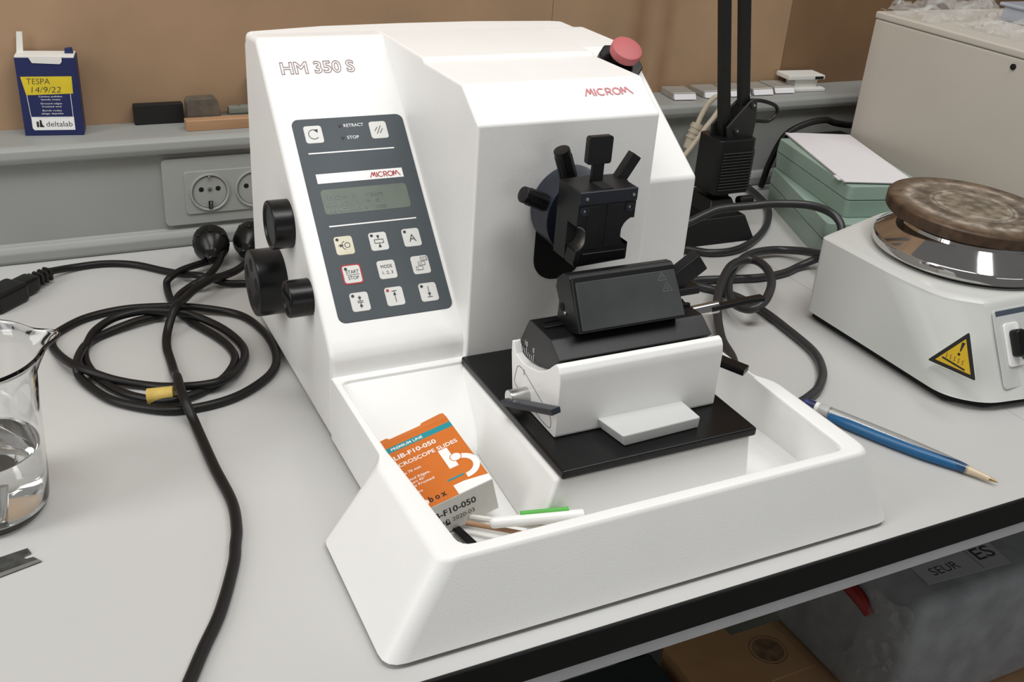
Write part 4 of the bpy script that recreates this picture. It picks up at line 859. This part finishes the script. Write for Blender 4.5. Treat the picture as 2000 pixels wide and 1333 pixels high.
# ================================================================== BEAKER, BLADE, PEN
bk = thing('glass_beaker', 'clear glass beaker half full of water at the left edge', 'beaker', (-19.0, 23.6, 0))
BX = Matrix.Translation((-19.0, 23.5, 0))
def beaker_r(z):
    return 3.55 + .55 * max(0, z) / 11.3
prof_o = [(0, 0), (2.9, 0), (3.35, .12), (3.62, .5), (3.72, 1.0)] + [(3.75 + .35 * (z / 11), z) for z in (2.5, 4, 6, 8, 9.8)] + [(4.2, 10.8), (4.42, 11.3), (4.66, 11.5), (4.74, 11.62), (4.7, 11.76), (4.6, 11.8)]
prof_i = [(4.5, 11.74), (4.3, 11.5), (4.02, 10.8)] + [(3.58 + .35 * (z / 11), z) for z in (9.8, 8, 6, 4, 2.5)] + [(3.52, 1.1), (3.35, .65), (2.8, .35), (0, .3)]
seg = 96; prof = prof_o + prof_i; vs = []; fs = []; n = len(prof)
for i in range(seg):
    th = 2 * math.pi * i / seg
    dth = (th - math.radians(8) + math.pi) % (2 * math.pi) - math.pi; sp = math.exp(-(dth / .2) ** 2)
    for r_, z_ in prof:
        k_ = max(0, (z_ - 9.6) / 2.0); rr_ = r_ + sp * k_ * 1.05; vs.append((rr_ * math.cos(th), rr_ * math.sin(th), z_ + sp * k_ * .1))
for i in range(seg):
    j = (i + 1) % seg
    for k in range(n - 1): fs.append((i * n + k, j * n + k, j * n + k + 1, i * n + k + 1))
a = MB(); a.add(vs, fs, GLASS, BX); a.build('glass_wall', bk)
a = MB(); a.lathe([(0, .31), (2.75, .36), (3.3, .66), (3.49, 1.1), (3.56, 2.5), (3.61, 4), (3.63, 5.0), (3.5, 4.93), (3.3, 4.9), (0, 4.9)], WATER, BX, 72, cap=False); wtr = a.build('water', bk, 'clear water'); 
a = MB(); a.cyl((-18.6, 22.0, .4), (-18.3, 22.4, 2.9), .38, STEEL, .05, 20); tag(a.build('steel_weight'), 'small steel cylinder standing in the water of the beaker', 'weight')
a = MB(); Q = Matrix.Translation((-17.1, 18.35, .05)) @ Matrix.Rotation(math.radians(12), 4, 'Z')
a.prism([(-4.2, -2.0), (.35, -1.75), (0.05, -1.05), (-.35, -1.0), (-.5, -.85), (-.35, -.7), (.05, -.65), (.0, 0), (-4.2, .0)], 0, .05, mat('worn_blade_steel', (120, 122, 122), .35, metal=.9, rgb2=(90, 90, 90), nscale=150), .012, 1, Q)
bd = a.build('razor_blade'); tag(bd, 'notched steel blade lying flat at the left edge below the beaker', 'blade')
a = MB(); a.flat([(-4.2, -2.0), (.35, -1.75), (.22, -1.45), (-4.2, -1.6)], STEEL, Q, .055); a.build('cutting_edge', bd, 'bright ground edge')
# pen
pe = thing('ballpoint_pen', 'blue and clear ballpoint pen lying on the bench right of the tray', 'pen', (46.3, 8, 0))
P0 = V((42.9, 14.9, .55)); P1 = V((48.75, 1.9, .42)); dd = (P1 - P0).normalized(); Lp = (P1 - P0).length
M = dd.to_track_quat('Z', 'Y').to_matrix().to_4x4(); M.translation = P0
a = MB(); a.lathe([(0, 0), (.36, .02), (.42, .15), (.42, 1.0), (.4, 1.1), (.46, 1.1), (.48, 2), (.52, 5), (.55, 8), (.5, 11), (.42, 13.0), (.36, 13.5), (0, 13.5)], CLEARP, M, 28, cap=False); a.build('clear_barrel', pe, 'clear plastic barrel')
a = MB(); a.lathe([(0, .3), (.16, .3), (.16, Lp), (0, Lp)], INKW, M, 12, cap=False); a.build('ink_tube', pe, 'thin ink refill')
side = dd.cross(V((0, 0, 1))).normalized()
a = MB()
bp_ = [P0 + dd * s_ + side * o_ + V((0, 0, dz)) for s_, o_, dz in ((2.2, .5, -.1), (4, .6, -.05), (7, .6, -.02), (10, .45, 0), (12.6, .1, 0), (13.3, 0, 0))]
a.tube(bp_, .4, BLUE, 16, 6, radii=[.3, .44, .46, .45, .36, .3]); a.build('blue_grip', pe, 'blue plastic side of the barrel')
a = MB(); a.cyl(P1 - dd * .9, P1 + dd * .9, .36, mat('amber_clear_plastic', (206, 188, 160), .2), .04, 20, .2); a.cyl(P1 + dd * .85, P1 + dd * 1.5, .18, mat('brass_tip', (180, 150, 110), .3, metal=.9), .02, 16, .05); a.build('pen_tip', pe, 'brass writing tip')
a = MB(); a.cyl(P0 - dd * .3, P0 + dd * .7, .34, mat('navy_plastic', (50, 60, 130), .3), .1, 20); a.cyl(P0 + dd * .75, P0 + dd * 2.0, .44, INKW, .04, 20); a.build('push_button', pe, 'dark blue push button and white collar')

# ================================================================== UNDER THE BENCH
a = MB(); a.box((62, -14, -43.4), (100, 11.95, -26), FOAM, 1.3, 4)
a.v = []; a.f = []; a.m = []; a.sm = []; a.mats = []
a.box((62, 11.9, -43.4), (101, 44, -25.9), FOAM, 1.4, 4)
fb = a.build('foam_box'); tag(fb, 'large dark grey foam box with a shipping label under the bench', 'box')
a = MB(); LQ = frame((0, 0, -25.86), (1, 0, 0), (0, 1, 0)); a.prism([(65.45, 14.3), (77.0, 13.6), (77.7, 18.4), (74.2, 20.0), (65.9, 20.0)], -.02, .03, LABEL, 0, 1, LQ)
a.text('SEUR', 67.2, 15.1, 1.15, INKD, LQ, z=.04, width=3.9); a.text('ES', 74.0, 15.2, 1.75, INKD, LQ, z=.04, width=2.7, bold=.01)
a.line((73.4, 14.0), (73.6, 17.9), .07, INKD, LQ, .04); a.line((66, 17.6), (77.3, 17.9), .07, INKD, LQ, .04); a.text('MRW', 66.1, 17.8, .3, FAINT, LQ, z=.04) if False else None
a.build('shipping_label', fb, 'white shipping label')
a = MB(); a.tube([(61.6, 22.6, -29.4), (61.5, 20.6, -29.9), (61.5, 18.8, -30.2), (61.6, 17.3, -31.2)], .6, mat('red_foil_tape', (150, 30, 26), .3), 8, 5, radii=[.5, .8, .8, .5]); tag(a.build('red_tape'), 'red tape on the plastic wrap beside the foam box', 'tape')
def drape():
    rnd = random.Random(5); vs = []; fs = []; NU, NV = 10, 26
    for j in range(NV + 1):
        for i in range(NU + 1):
            u = i / NU; v_ = j / NV
            x = 61.6 - 1.2 * math.sin(u * 3.1) * (.4 + .6 * v_) + rnd.uniform(-.35, .35); y = 11.2 + u * 6.5 + rnd.uniform(-.3, .3) - .8 * math.sin(v_ * 4)
            vs.append((x + .1 - .3 * math.sin(v_ * 7 + u * 3), y + 1.2, -27.0 - v_ * 15 + rnd.uniform(-.3, .3)))
    for j in range(NV):
        for i in range(NU): fs.append((j * (NU + 1) + i, j * (NU + 1) + i + 1, (j + 1) * (NU + 1) + i + 1, (j + 1) * (NU + 1) + i))
    a = MB(); a.add(vs, fs, FILM, None, smooth=False); return a.build('plastic_wrap')
tag(drape(), 'loose clear plastic wrap hanging on the corner of the foam box', 'wrap')
a = MB(); a.box((44, 2, -75.9), (54.75, 32.2, -42.2), BROWN, .2, 1)
a.v = []; a.f = []; a.m = []; a.sm = []; a.mats = []
a.prism([(45.6, 4), (54.6, 4), (54.6, 32.3), (48.3, 32.1), (45.7, 30.7)], -75.9, -42.3, BROWN, .15, 1)
tag(a.build('cardboard_box'), 'brown cardboard box under the bench in front of the stamped one', 'box')
cb2 = MB(); cb2.box((55.0, 6, -75.9), (100, 30.4, -43.5), BROWN2, .15, 1)
cb2.box((55.0, 22.4, -43.5), (61.6, 30.3, -43.35), BROWN2, .05, 1)
o = cb2.build('cardboard_box'); tag(o, 'tan cardboard box with a round dark stamp under the foam box', 'box')
a = MB(); SQ = frame((58.1, 26.6, -43.32), (1, 0, 0), (0, 1, 0)); SM_ = mat('brown_stamp_ink', (104, 80, 60), .8, rgb2=(168, 134, 104), nscale=70)
a.disc((0, 0), 1.9, SM_, SQ, -.003, 40); a.ring((0, 0), 2.25, .12, SM_, SQ); a.flat([(-1.2, -.5), (1.2, -.5), (1.3, .2), (.4, .7), (-.5, .8), (-1.3, .2)], SM_, SQ); a.flat([(-.2, -1.3), (.2, -1.3), (.2, .2), (-.2, .2)], SM_, SQ, .002); a.build('round_stamp', o, 'round dark stamp')
a = MB(); a.box((22, 8, -75.9), (44.6, 31.5, -43.2), DARKNAVY, .4, 2); tag(a.build('plastic_crate'), 'dark slate plastic crate under the bench left of the cardboard', 'crate')
a = MB(); a.box((60.4, 55, -75.9), (63.6, 58, -3.5), DARKNAVY, .1, 1); tag(a.build('bench_leg'), 'dark square metal leg carrying the bench at the back', 'leg')
